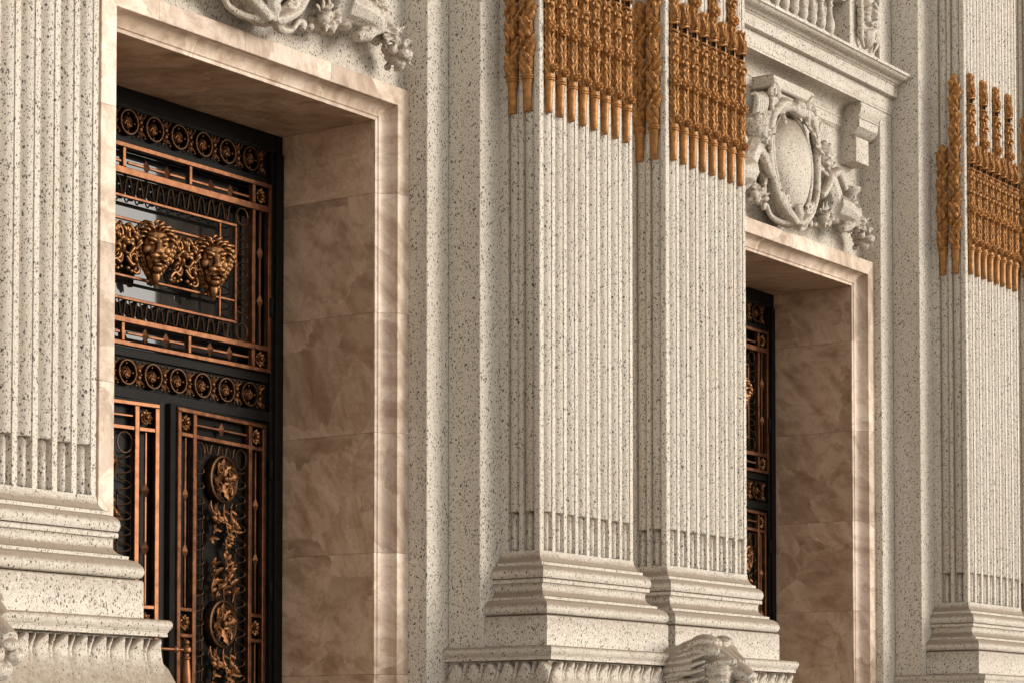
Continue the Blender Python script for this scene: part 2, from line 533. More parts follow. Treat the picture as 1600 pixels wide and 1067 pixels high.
def rosette_mesh(r, deep=0.016):
    mb = MB()
    prof = [(r, 0.012), (r * 1.02, 0.0), (r * 0.93, -deep * 0.55), (r * 0.80, -deep * 0.35), (r * 0.70, -deep * 0.9), (r * 0.52, -deep * 0.55), (r * 0.42, -deep * 1.25), (r * 0.24, -deep * 0.85), (r * 0.16, -deep * 1.6), (0.001, -deep * 1.7)]
    mb.lathe(prof, axis='Y', n=14)
    for k in range(6):
        a = 2 * PI * k / 6 + 0.3
        mb.ball((r * 0.82 * math.cos(a), -deep * 0.5, r * 0.82 * math.sin(a)), (r * 0.28, deep * 0.5, r * 0.28), nu=6, nv=4)
    return mb.mesh('rosette', M_GOLD, 50)


def on_rod(phi, rad):
    return Vector((rad * math.sin(phi), -rad * math.cos(phi), 0)), Vector((math.sin(phi), -math.cos(phi), 0))


def garland_front(tall, seed):
    rnd = random.Random(seed)
    mb = MB()
    top = (1.745 if tall else 1.05) + SL - 0.01
    holes = [SL + 0.80] + ([SL + 1.44] if tall else [])
    def core(za, zb, **kw):
        prof = []; n = max(2, int((zb - za) / 0.02))
        for i in range(n + 1):
            z = za + (zb - za) * i / n
            prof.append((0.036 + 0.003 * math.sin(z * 95) + rnd.uniform(-0.002, 0.002), z))
        if zb > top - 0.07: prof += [(0.030, top - 0.03), (0.012, top - 0.004), (0.002, top)]
        mb.lathe(prof, **kw)
    za = SL - 0.002
    for hz in holes:
        core(za, hz - 0.030, n=10)
        core(hz - 0.030, hz + 0.030, n=9, a0=-0.02 - PI / 2, a1=2 * PI - 1.15 - PI / 2)      # window left open
        za = hz + 0.030
    core(za, top - 0.06, n=10)
    mb.box(-0.046, 0.046, 0.016, 0.034, SL, top - 0.03)
    for hz in holes:          # rims of the pierced gaps
        for dz_ in (-0.034, 0.034):
            pts = [(0.046 * math.sin(q), -0.046 * math.cos(q), hz + dz_ * (1 + 0.25 * math.cos(3 * q))) for q in [-1.6 + 3.2 * i / 8 for i in range(9)]]
            mb.tube(pts, 0.010, 5)
    marks = [SL + 0.065, SL + 0.36, SL + 0.53, SL + 0.67] + ([SL + 1.07, SL + 1.2, SL + 1.32] if tall else [])
    z = SL + 0.02; k = 0
    while z < top - 0.05:
        if not any(abs(z + 0.02 - hz) < 0.05 for hz in holes):
            for q in ((-1.75, -1.0, -0.2, 0.65) if k % 2 else (-1.4, -0.6, 0.25, 1.0)):
                q += rnd.uniform(-0.12, 0.12)
                p, nm = on_rod(q, 0.037)
                p.z = z + rnd.uniform(-0.006, 0.006)
                lean = Vector((0.35 * math.cos(q), 0.35 * math.sin(q), 0)) * (1 if k % 2 else -1)
                mb.leaf(p, Vector((0, 0, 1)) + lean, nm, rnd.uniform(0.046, 0.062), rnd.uniform(0.026, 0.036), rnd.uniform(0.10, 0.30))
        z += 0.031; k += 1
    for hz in holes:          # crossed ribbons above each pierced gap
        for sgn in (-1, 1):
            pts = []
            for i in range(6):
                p, nm = on_rod(sgn * (0.02 + 0.16 * i), 0.052); p.z = hz + 0.045 + 0.022 * i; pts.append(p)
            mb.tube(pts, [0.009, 0.010, 0.010, 0.010, 0.009, 0.006], 5)
        p, nm = on_rod(-0.35, 0.046); p.z = hz + 0.055
        mb.ball(p, 0.013, nu=7, nv=5)
    for hz in (SL + 0.53, SL + 0.67) + ((SL + 1.2, SL + 1.32) if tall else ()):   # hooded buds
        p, nm = on_rod(-0.42, 0.052); p.z = hz
        mb.ball(p, (0.023, 0.016, 0.023), nu=8, nv=5)
        pts = []
        for i in range(8):
            a = -0.3 + (PI + 0.6) * i / 7
            p, nm = on_rod(-0.42 + 0.68 * math.cos(a), 0.057); p.z = hz + 0.012 + 0.030 * math.sin(a); pts.append(p)
        mb.tube(pts, 0.0085, 5)
    return mb.mesh('gilded_rod', M_GOLD, 50)


def garland_side(tall, seed):
    rnd = random.Random(seed)
    mb = MB()
    top = (1.72 if tall else 1.03) + SL
    prof = [(0.038, SL - 0.002)]
    z = SL
    while z < top - 0.07:
        z += 0.025
        prof.append((0.038 + 0.004 * math.sin(z * 22) + rnd.uniform(-0.002, 0.002), z))
    prof += [(0.03, top - 0.03), (0.012, top - 0.005), (0.002, top)]
    mb.lathe(prof, n=12)
    z = SL + 0.0; k = 0
    while z < top - 0.10:
        for q in (-1.1, 0.05, 1.0):
            q += (0.5 if k % 2 else 0.0) + rnd.uniform(-0.1, 0.1)
            p, nm = on_rod(q, 0.038); p.z = z + rnd.uniform(-0.008, 0.008)
            s_ = 1 if (k // 3) % 2 else -1
            lean = Vector((math.cos(q), math.sin(q), 0)) * (0.55 * s_)
            mb.leaf(p, Vector((0, 0, 1)) + lean, nm, rnd.uniform(0.075, 0.095), rnd.uniform(0.042, 0.054), rnd.uniform(0.08, 0.20), lobes=1)
        z += 0.044; k += 1
    z = SL + 0.30
    while z < top - 0.1:
        p, nm = on_rod(0.5, 0.052); p.z = z
        mb.ball(p, (0.020, 0.018, 0.034), nu=8, nv=5)
        z += 0.33
    return mb.mesh('gilded_rod', M_GOLD, 50)


# black core in each pierced window, its colour standing in for deep shade
GAP_SHADE = MB().lathe([(0.022, -0.034), (0.023, -0.03), (0.023, 0.03), (0.022, 0.034)], n=8).mesh('gap_shade', M_BLACK, 60)


SLEEVE = sleeve_mesh()
ROS_B = rosette_mesh(0.041); ROS_S = rosette_mesh(0.030, 0.016)
G_TALL = [garland_front(True, 11 + k) for k in range(2)]
G_SHORT = [garland_front(False, 21 + k) for k in range(2)]
S_TALL = garland_side(True, 31); S_SHORT = garland_side(False, 32)


def rod(parent, me, loc, rotz, tall, front):
    o = put('gilded_rod', me, parent, loc, (0, 0, rotz), scale=None if front else (1.14, 1.05, 1.0))
    put('sleeve', SLEEVE, o)
    if front:
        def ros(mesh_, phi, z, rad=0.056):
            p, nm = on_rod(phi, rad)
            put('rosette', mesh_, o, (p.x, p.y, z), (0, 0, phi))
        ros(ROS_S, -0.05, SL + 0.055); ros(ROS_B, -0.35, SL + 0.36)
        if tall: ros(ROS_B, -0.30, SL + 1.07)
        for hz in [SL + 0.80] + ([SL + 1.44] if tall else []): put('gap_shade', GAP_SHADE, o, (0, 0, hz))
    return o


def pilaster(gold, label, loc):
    t = thing('fluted_pilaster', label, 'pilaster', loc, group='fluted granite pilasters with gilded rods')
    yb = Y1 - YP - 0.001
    MB().rings(wrap([(0.183, 0.0), (0.193, 0.008), (0.193, 0.214), (0.186, 0.2245), (0.17, 0.226)], PW, yb), closed=False, cap0=False, cap1=False).build('plinth', M_GRAN, t)
    for nm, prof in BASE_PROF.items():
        MB().rings(wrap(prof, PW, yb), closed=False, cap0=False, cap1=False).build(nm, M_CARVE, t, smooth=32)
    MB().prism_z(shaft_poly(), 0.708, H_TOPL).build('shaft', M_GRAN, t, smooth=25)
    for k, f0 in enumerate(front_flutes):
        xc = f0 + FLW / 2
        put('reed', reedF, t, (xc, FD, 0)); put('lower_reed', thinF, t, (xc, FD, 0))
    for s0 in side_flutes:
        yc = s0 + SFW / 2
        put('reed', reedS, t, (FD, yc, 0), (0, 0, -PI / 2)); put('lower_reed', thinS, t, (FD, yc, 0), (0, 0, -PI / 2))
    if gold:
        for k, f0 in enumerate(front_flutes):
            tall = k % 2 == 0
            me = (G_TALL if tall else G_SHORT)[(k // 2) % 2]
            rod(t, me, (f0 + FLW / 2, -0.008, H_GOLD), 0, tall, True)
        rod(t, S_SHORT, (-0.008, side_flutes[1] + SFW / 2, H_GOLD), -PI / 2, False, False)
        rod(t, S_TALL, (-0.008, side_flutes[0] + SFW / 2, H_GOLD), -PI / 2, True, False)
    return t


pl0 = pilaster(True, 'fluted granite pilaster with gilded rods, left one of the middle pair', (14.669, YP, PZ))
for x, lab in ((16.440, 'fluted granite pilaster with gilded rods, right one of the middle pair beside the farther doorway'),
               (22.078, 'fluted granite pilaster right of the farther doorway, all its gilded rods in view'),
               (23.850, 'fluted pilaster barely in view, cut off by the right edge of the photo')):
    q = copy_tree(pl0); q.location = (x, YP, PZ); q['label'] = lab
pilaster(False, 'broad fluted granite pilaster at the left edge beside the nearer doorway', (8.862, YP, PZ))


# ------------------------------------------------------------------ pedestals with carved leaves and lion heads
PC = 0.31
CAP = [(0.27, 2.374), (0.295, 2.3725), (0.306, 2.366), (0.312, 2.352), (0.311, 2.336), (0.304, 2.318), (0.296, 2.309), (0.295, 2.303)]
NECK = [(0.292, 2.302), (0.292, 2.276), (0.272, 2.272)]
BODY = [(0.232, 2.271), (0.232, 2.22), (0.262, 2.14), (0.295, 2.09), (0.33, 2.00), (0.36, 1.93), (0.37, 1.88), (0.37, 1.82), (0.33, 1.80), (0.33, 0.42), (0.40, 0.38), (0.40, 0.0)]


def tongue_mesh(w_, top, name):
    # one carved leaf of the moulding: local x along the moulding, front is -y at y=0 being BODY p=0.262
    mb = MB()
    rings = []
    zs = [2.262, 2.255, 2.238, 2.215, 2.18, 2.13, 2.07, 2.00, 1.93, 1.89]
    ws = [0.12, 0.34, 0.56, 0.82, 1.06, 1.13, 1.14, 1.14, 1.14, 1.14]
    def pz(z):
        pts = [(2.271, 0.0), (2.24, 0.0), (2.17, 0.010), (2.09, 0.033), (2.00, 0.068), (1.93, 0.098), (1.88, 0.108)]
        for (a, pa), (b, pb) in zip(pts, pts[1:]):
            if a >= z >= b: return pa + (pb - pa) * (a - z) / (a - b)
        return 0.108
    out = [0.034, 0.043, 0.044, 0.030, 0.012, 0.006, 0.004, 0.003, 0.003, 0.003]
    for z, k, o in zip(zs, ws, out):
        hw = w_ / 2 * k; ring = []
        sk = 0.034 * max(0.0, 1 - (2.262 - z) / 0.10)
        for i in range(7):
            a = -1 + i / 3
            crest = o * (1 - abs(a) ** 3.0)
            ring.append((a * hw + sk, -pz(z) - crest * top, z))
        ring.append((hw * 0.9 + sk, -pz(z) + 0.05, z)); ring.append((-hw * 0.9 + sk, -pz(z) + 0.05, z))
        rings.append(ring)
    mb.rings(rings)
    return mb.mesh(name, M_CARVE, 60)


LEAF_A = tongue_mesh(0.128, 1.0, 'carved_leaf'); LEAF_B = tongue_mesh(0.034, 0.62, 'carved_dart')


def stone_lion_mesh():
    # head thrust out of the moulding, front is -y; z in metres above the ground
    mb = MB()
    B = mb.ball
    B((0, -0.04, 2.20), (0.245, 0.34, 0.250)); B((0, -0.20, 2.22), (0.205, 0.25, 0.222)); B((0, -0.38, 2.22), (0.150, 0.14, 0.13))
    B((0, -0.30, 2.05), (0.20, 0.24, 0.22))
    # broad flat forehead sloping forward to the brow edge
    for s_ in (-1, 0, 1):
        mb.tube([(s_ * 0.075, -0.33, 2.405), (s_ * 0.085, -0.44, 2.345), (s_ * 0.075, -0.535, 2.290)], [0.062, 0.054, 0.034], 10)
    for s_ in (-1, 1):
        mb.tube([(s_ * 0.060, -0.540, 2.287), (s_ * 0.115, -0.505, 2.300), (s_ * 0.155, -0.440, 2.300), (s_ * 0.172, -0.37, 2.275)], [0.022, 0.026, 0.024, 0.018], 8)   # brow edge
        B((s_ * 0.110, -0.462, 2.258), (0.040, 0.040, 0.030))            # eye
        B((s_ * 0.13, -0.30, 2.385), (0.085, 0.15, 0.075)); B((s_ * 0.110, -0.410, 2.215), (0.085, 0.115, 0.115))
        mb.tube([(s_ * 0.085, -0.525, 2.232), (s_ * 0.125, -0.490, 2.226), (s_ * 0.158, -0.43, 2.236)], 0.013, 7)    # lower lid
        B((s_ * 0.135, -0.43, 2.16), (0.072, 0.095, 0.065))              # cheek
        B((s_ * 0.066, -0.585, 2.100), (0.066, 0.075, 0.055))            # muzzle pads
        mb.tube([(s_ * 0.100, -0.400, 2.440), (s_ * 0.125, -0.34, 2.455), (s_ * 0.140, -0.265, 2.450), (s_ * 0.150, -0.18, 2.42)], [0.040, 0.058, 0.056, 0.034], 12, sm=3)   # ear roll
        B((s_ * 0.06, -0.22, 2.42), (0.10, 0.16, 0.06))
        B((s_ * 0.055, -0.36, 2.450), (0.055, 0.055, 0.040))
    mb.tube([(0, -0.50, 2.245), (0, -0.58, 2.205), (0, -0.640, 2.165)], [0.078, 0.070, 0.058], 12)
    B((0, -0.650, 2.150), (0.058, 0.028, 0.036))
    B((0, -0.53, 2.03), (0.10, 0.10, 0.07))
    rnd = random.Random(5)
    for s_ in (-1, 1):
        for k in range(10):
            a0 = R(82 - 15.5 * k)
            ph = rnd.uniform(-0.6, 0.6)
            pts = []; rr = []
            for i in range(12):
                t = i / 11
                a = a0 - 0.42 * t + 0.10 * math.sin(t * 6.5 + ph + 0.8 * k) * (0.4 + t)
                rx = 0.185 + 0.085 * math.sin(PI * min(1.0, 0.15 + 0.75 * t)) ; rz = 0.215 + 0.03 * math.sin(PI * t) - 0.05 * t
                pts.append((s_ * rx * math.cos(a) * (1.0 if k else 0.5), -0.36 + 0.50 * t, 2.235 - 0.045 * t + rz * math.sin(a)))
                rr.append(0.006 + 0.026 * math.sin(PI * min(1, 0.05 + 0.87 * t)))
            mb.tube(pts, rr, 8)
        for k in range(6):
            a0 = R(66 - 24 * k)
            pts = []
            for i in range(8):
                t = i / 7
                a = a0 - 0.3 * t + 0.09 * math.sin(t * 6 + k)
                pts.append((s_ * (0.175 + 0.06 * t) * math.cos(a), -0.40 + 0.28 * t, 2.22 + (0.205 + 0.045 * t) * math.sin(a)))
            mb.tube(pts, [0.008, 0.014, 0.018, 0.020, 0.020, 0.018, 0.014, 0.007], 7)
    mb.tube([(0, -0.33, 2.46), (0, -0.2, 2.475), (0, -0.05, 2.43), (0, 0.1, 2.36)], [0.03, 0.035, 0.035, 0.02], 8)
    return remeshed(mb, 'lion_head', M_CARVE, 0.0062, 7, (0.02, 0.003))


STONE_LION = stone_lion_mesh()


def pedestal(x0, xr, label, lion_x, lion_label):
    W = xr - x0
    t = thing('carved_pedestal', label, 'pedestal', (x0, YP, 0), group='carved granite pedestals under the pilasters')
    yb = Y2 - YP - 0.002
    for nm, prof in (('cap_moulding', CAP), ('neck_band', NECK), ('die', BODY)):
        MB().rings(wrap(prof, W, yb), closed=False, cap0=False, cap1=False).build(nm, M_CARVE if nm != 'die' else M_GRAN, t, smooth=32)
    MB().add([(-0.2, yb, 2.3735), (-0.27, -0.27, 2.3735), (W + 0.27, -0.27, 2.3735), (W + 0.2, yb, 2.3735)], [(0, 1, 2, 3)]).build('cap_top', M_GRAN, t)
    p0 = 0.262
    n = int((W + 2 * p0) / 0.147)
    pit = (W + 2 * p0) / n
    for k in range(n):
        x = -p0 + (k + 0.5) * pit
        if abs(x0 + x - lion_x) < 0.20: continue
        put('carved_leaf', LEAF_A, t, (x, -p0, 0))
        if k: put('carved_dart', LEAF_B, t, (x - pit / 2, -p0, 0))
    m = 6; L = yb + p0; pit2 = L / m
    for k in range(m):
        y = -p0 + (k + 0.5) * pit2
        put('carved_leaf', LEAF_A, t, (-p0, y, 0), (0, 0, -PI / 2))
        if k: put('carved_dart', LEAF_B, t, (-p0, y - pit2 / 2, 0), (0, 0, -PI / 2))
    put('lion_head', STONE_LION, t, (lion_x - x0, -PC + 0.06, 0), label=lion_label)
    return t


pedestal(7.10, 8.862 + PW, 'leaf carved pedestal under the left edge pilaster, a lion snout beside it', 8.63, None)
pedestal(14.669, 16.44 + PW, 'leaf carved pedestal under the middle pair of pilasters with a lion head', 16.20, None)
pedestal(22.078, 23.85 + PW, 'leaf carved pedestal at the lower right, only its top edge in view', 23.6, None)


# ------------------------------------------------------------------ marble doorways
def frame_profile(r_in):
    # (offset from the opening edge, depth behind the band face)
    P = [(0.0, r_in), (0.022, r_in), (0.026, r_in - 0.004), (0.030, r_in - 0.010)]
    for k in range(1, 9):
        a = PI / 2 * k / 8
        P.append((0.030 + 0.078 * math.sin(a) ** 1.0 * 1.0, r_in - 0.010 - 0.068 * (1 - math.cos(a)) ** 0.8))
    P += [(0.110, 0.038), (0.113, 0.030), (0.115, 0.002), (0.118, 0.0), (0.247, 0.0), (0.250, 0.003), (0.250, 0.133), (0.0, 0.133)]
    return P


def doorway(xl, xr, zt, Yf, rin, Yd, joints, bandj, beadj, label):
    t = thing('marble_doorway', label, 'doorway', ((xl + xr) / 2, Yf, 0), group='marble doorways with bronze doors')
    hw = (xr - xl) / 2
    prof = frame_profile(rin)
    G = 0.0011
    zs = [0.0] + sorted(joints) + [None]
    for sgn in (1, -1):
        for k in range(len(zs) - 1):
            z0 = zs[k] + G; z1 = zs[k + 1]
            r0 = [(sgn * (hw + o), y, z0) for o, y in prof]
            r1 = [(sgn * (hw + o), y, (zt + o - G) if z1 is None else z1 - G) for o, y in prof]
            MB().rings([r0, r1]).build('jamb_block', M_MARB, t, smooth=30)
    inner = list(prof[:-7]) + [(0.1130, 0.030), (0.1130, 0.133), (0.0, 0.133)]
    outer = [(0.1135, 0.032), (0.115, 0.002), (0.118, 0.0), (0.247, 0.0), (0.250, 0.003), (0.250, 0.133), (0.1135, 0.133)]
    for nm, pf, js in (('lintel_moulding', inner, beadj), ('lintel_block', outer, bandj)):
        xs = [None] + js + [None]
        for k in range(len(xs) - 1):
            r0 = [((-hw - o + G) if xs[k] is None else xs[k] + G, y, zt + o) for o, y in pf]
            r1 = [((hw + o - G) if xs[k + 1] is None else xs[k + 1] - G, y, zt + o) for o, y in pf]
            MB().rings([r0, r1]).build(nm, M_MARB, t, smooth=30)
    # reveals and soffit
    y0, y1 = 0.1345, Yd - Yf + 0.3
    zs2 = [0.0] + sorted(joints) + [zt]
    for sgn in (1, -1):
        for k in range(len(zs2) - 1):
            a, b = sgn * hw, sgn * (hw + 0.12)
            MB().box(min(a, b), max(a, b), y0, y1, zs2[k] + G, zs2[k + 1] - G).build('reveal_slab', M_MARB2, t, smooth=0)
    nso = 3
    for k in range(nso):
        a = -hw - 0.12 + (2 * hw + 0.24) * k / nso; b = -hw - 0.12 + (2 * hw + 0.24) * (k + 1) / nso
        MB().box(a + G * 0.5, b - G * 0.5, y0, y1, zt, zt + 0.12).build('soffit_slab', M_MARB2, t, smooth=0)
    MB().box(-hw, hw, 0.05, y1 + 0.4, 0.0, 0.16).build('threshold', M_MARB, t, smooth=0)
    return t


D1 = dict(xl=11.235, xr=13.916, zt=6.213, Yf=10.816, rin=0.12, Yd=11.834)
D2 = dict(xl=18.61, xr=21.29, zt=6.150, Yf=10.722, rin=0.12, Yd=11.72)
c1 = (D1['xl'] + D1['xr']) / 2; c2 = (D2['xl'] + D2['xr']) / 2
jz = [5.68, 4.806, 3.932, 3.058, 2.178, 1.30, 0.42]
doorway(**D1, joints=jz, bandj=[11.507 - c1, 12.347 - c1, 13.261 - c1], beadj=[11.955 - c1, 12.845 - c1], label='beige marble doorway at left, its full right reveal in view')
doorway(**D2, joints=[z - 0.068 for z in jz], bandj=[19.03 - c2, 19.87 - c2, 20.7 - c2], beadj=[19.4 - c2, 20.3 - c2], label='beige marble doorway farther right, half hidden by the middle pilasters')


# ------------------------------------------------------------------ wall panels above the doors
def wall_panel(xl, xr, zt, label):
    c = (xl + xr) / 2
    t = thing('wall_panel', label, 'wall', (c, YW, 0))
    MB().box(xl - c, xr - c, 0.0, 0.5, zt + 0.262, TOP).build('panel_face', M_GRAN, t, smooth=0)
    MB().box(xl - c, xr - c, 0.5005, 1.6, zt + 0.14, TOP).build('panel_backing', M_GRAN, t, smooth=0)
    return t


wall_panel(10.61, 14.166, D1['zt'] - 0.02, 'plain granite wall above the nearer doorway behind its carved relief')
wall_panel(18.19, 21.540, D2['zt'] - 0.02, 'plain granite wall above the farther doorway behind the oval cartouche')

# the facade goes on to both sides beyond the frame
for x0, x1 in ((-8.0, 6.595), (25.605, 42.0)):
    o = MB().box(x0, x1, YW, YW + 0.8, 0.0, TOP).build('facade_wall', M_GRAN, smooth=0); o['kind'] = 'structure'


# ------------------------------------------------------------------ bronze doors
def bar(mb, x0, x1, z0, z1, y0=-0.045, y1=0.0):
    return mb.bbox(x0, x1, y0, y1, z0, z1, 0.004)


def diamond_mesh():
    mb = MB(); a = 0.040; b = 0.052; d = 0.024
    mb.add([(-a, 0, 0), (0, 0, -b), (a, 0, 0), (0, 0, b), (0, -d, 0), (0, d * 0.6, 0)], [(0, 1, 4), (1, 2, 4), (2, 3, 4), (3, 0, 4), (1, 0, 5), (2, 1, 5), (3, 2, 5), (0, 3, 5)])
    return mb.mesh('diamond', M_COPP, 0)


def petal_rosette(r, name='rosette', mat=None):
    mb = MB()
    mb.lathe([(r * 0.62, 0.004), (r * 0.62, -0.010), (r * 0.3, -0.016), (0.001, -0.017)], axis='Y', n=12)
    for lay, (n, rr, w_, cu, rad) in enumerate(((8, r * 0.42, r * 0.46, 0.30, r * 0.55), (8, r * 0.30, r * 0.40, 0.5, r * 0.28))):
        for k in range(n):
            a = 2 * PI * (k + 0.5 * lay) / n
            d = Vector((math.cos(a), 0, math.sin(a)))
            mb.leaf(d * (rad * 0.6) + Vector((0, -0.010 - 0.007 * lay, 0)), d, (0, -1, 0), rr * 1.1, w_, cu, fold=0.5)
    mb.ball((0, -0.026, 0), (r * 0.2, r * 0.18, r * 0.2), nu=8, nv=5)
    return mb.mesh(name, mat or M_BRON, 60)


def roundel_meshes():
    r = 0.092
    mb = MB()
    mb.lathe([(r, 0.0), (r, -0.030), (r * 0.96, -0.036), (r * 0.86, -0.036), (r * 0.82, -0.028), (r * 0.82, 0.0)], axis='Y', n=28)
    ring = mb.mesh('roundel', M_DBRZ, 40)
    mb = MB()
    mb.lathe([(r * 0.52, 0.0), (r * 0.52, -0.012), (r * 0.44, -0.02), (r * 0.36, -0.014), (0.001, -0.014)], axis='Y', n=20)
    for k in range(6):
        a0 = 2 * PI * k / 6
        pts = []
        for i in range(6):
            t = i / 5
            a = a0 + 1.5 * t
            rr = r * (0.05 + 0.38 * t)
            pts.append((rr * math.cos(a), -0.022, rr * math.sin(a)))
        mb.tube(pts, [0.006, 0.008, 0.008, 0.007, 0.006, 0.004], 5)
    mb.ball((0, -0.024, 0), (0.012, 0.010, 0.012), nu=8, nv=5)
    for k in range(4):
        a = k * PI / 2
        mb.ball((r * 0.68 * math.cos(a), -0.016, r * 0.68 * math.sin(a)), 0.011, nu=7, nv=5)
    return ring, mb.mesh('whorl', M_VINE, 50)


def palmette_mesh():
    mb = MB()
    for sgn in (1, -1):
        mb.ball((0, -0.016, sgn * 0.024), (0.020, 0.016, 0.022), nu=8, nv=5)
        for a in (-0.75, 0, 0.75):
            d = Vector((math.sin(a), 0, sgn * math.cos(a)))
            mb.leaf(Vector((0, -0.012, sgn * 0.030)), d, (0, -1, 0), 0.058, 0.026, 0.35)
        for s2 in (-1, 1):
            mb.ball((s2 * 0.036, -0.02, sgn * 0.082), 0.010, nu=6, nv=4)
    for s2 in (-1, 1):
        mb.ball((s2 * 0.022, -0.012, 0), (0.012, 0.010, 0.010), nu=6, nv=4)
    return mb.mesh('palmette', M_VINE, 50)


DIAM = diamond_mesh()
ROSE = petal_rosette(0.072)
ROUND, WHORL = roundel_meshes()
PALM = palmette_mesh()


def lion_face_meshes():
    """bronze mask, local origin at the nose bridge, front is -y; about 0.39 tall"""
    mb = MB(); B = mb.ball
    B((0, -0.05, 0.02), (0.092, 0.080, 0.105)); B((0, -0.080, 0.080), (0.076, 0.055, 0.046))
    B((0, -0.06, -0.08), (0.066, 0.070, 0.085))
    for s_ in (-1, 1):
        B((s_ * 0.038, -0.128, 0.058), (0.036, 0.026, 0.018), Euler((0, s_ * -0.35, 0)))   # frowning brow
        B((s_ * 0.040, -0.122, 0.030), (0.019, 0.014, 0.013))
        B((s_ * 0.060, -0.090, -0.008), (0.030, 0.030, 0.034))
        B((s_ * 0.028, -0.145, -0.052), (0.032, 0.030, 0.022))
        B((s_ * 0.056, -0.115, -0.066), (0.018, 0.02, 0.022))
        mb.tube([(s_ * 0.018, -0.155, -0.072), (s_ * 0.042, -0.140, -0.082), (s_ * 0.058, -0.115, -0.100)], 0.009, 6)   # lip fold
        B((s_ * 0.100, -0.055, 0.098), (0.026, 0.018, 0.030), Euler((0, s_ * 0.5, 0)))
    mb.tube([(0, -0.118, 0.062), (0, -0.142, 0.02), (0, -0.160, -0.022)], [0.022, 0.021, 0.024], 8)
    B((0, -0.168, -0.026), (0.032, 0.013, 0.015))
    B((0, -0.125, -0.104), (0.032, 0.032, 0.015)); B((0, -0.098, -0.130), (0.036, 0.036, 0.030))
    B((0, -0.075, -0.175), (0.030, 0.032, 0.055)); B((0, -0.06, -0.215), (0.018, 0.02, 0.035))
    face = remeshed(mb, 'face', M_BRON, 0.0050, 1)
    mb = MB()
    rnd = random.Random(3)
    # back plate of hair: an inverted triangle
    rings = []
    for z, hw, y in ((0.150, 0.05, 0.0), (0.135, 0.105, -0.03), (0.08, 0.135, -0.05), (0.0, 0.128, -0.055), (-0.08, 0.098, -0.055), (-0.16, 0.058, -0.05), (-0.235, 0.018, -0.035)):
        rings.append([(hw * math.cos(q), y * 0.9 * max(0, math.sin(q)) + 0.02 * (math.sin(q) < -0.01), z) for q in [2 * PI * i / 14 for i in range(14)]])
    mb.rings(rings)
    for s_ in (-1, 1):
        for row, (xo, yo) in enumerate(((0.104, -0.098), (0.126, -0.074), (0.144, -0.040))):
            for k in range(9):
                t0 = k / 8
                z = 0.085 - 0.235 * t0
                x = xo * (1 - 0.78 * max(0, t0 - 0.12) ** 1.1) + 0.012
                ln = 0.070 - 0.018 * t0
                pts = []
                for i in range(6):
                    t = i / 5
                    pts.append((s_ * (x + 0.013 * math.sin(PI * t) * (1.2 - t0) - 0.030 * t * t), yo * (1 - 0.35 * t0) - 0.014 * math.sin(PI * t), z - ln * t))
                mb.tube(pts, [0.006, 0.0115, 0.0130, 0.0120, 0.009, 0.003], 6, sm=2)
    # crown: overlapping tufts thrown outwards from a centre parting
    mb.ball((0, -0.020, 0.070), (0.125, 0.062, 0.100), nu=16, nv=8)
    for tier, (r0, y0, n, ln, rad) in enumerate(((0.076, -0.112, 8, 0.046, 0.0100), (0.098, -0.080, 10, 0.050, 0.0110), (0.116, -0.050, 13, 0.048, 0.0110))):
        for k in range(n):
            q = (k + 0.5) / n * 2 - 1
            a = q * (1.35 + 0.15 * tier) + rnd.uniform(-0.05, 0.05)
            d = Vector((math.sin(a), 0, math.cos(a)))
            side = 1 if q >= 0 else -1
            tang = Vector((math.cos(a), 0, -math.sin(a))) * side
            b0 = Vector((d.x * r0 * 1.08, y0, 0.042 + d.z * r0))
            pts = [b0, b0 + d * ln * 0.45 + tang * 0.004 + Vector((0, -0.022, 0)), b0 + d * ln * 0.85 + tang * 0.020 + Vector((0, -0.024, 0)), b0 + d * ln * 0.92 + tang * 0.040 + Vector((0, -0.010, 0)), b0 + d * ln * 0.70 + tang * 0.048 + Vector((0, 0.0, 0))]
            mb.tube(pts, [rad * 0.6, rad, rad * 1.0, rad * 0.7, rad * 0.3], 7, sm=3)
    for k in range(5):
        x = (k - 2) * 0.013
        mb.tube([(x * 0.8, -0.098, -0.150), (x * 0.9, -0.102, -0.185), (x * 0.6, -0.080, -0.225), (x * 0.2, -0.066, -0.262 - 0.006 * (2 - abs(k - 2)))], [0.006, 0.009, 0.008, 0.003], 6, sm=3)
    mane = mb.mesh('mane', M_BRON, 60)
    return face, mane


LFACE, LMANE = lion_face_meshes()


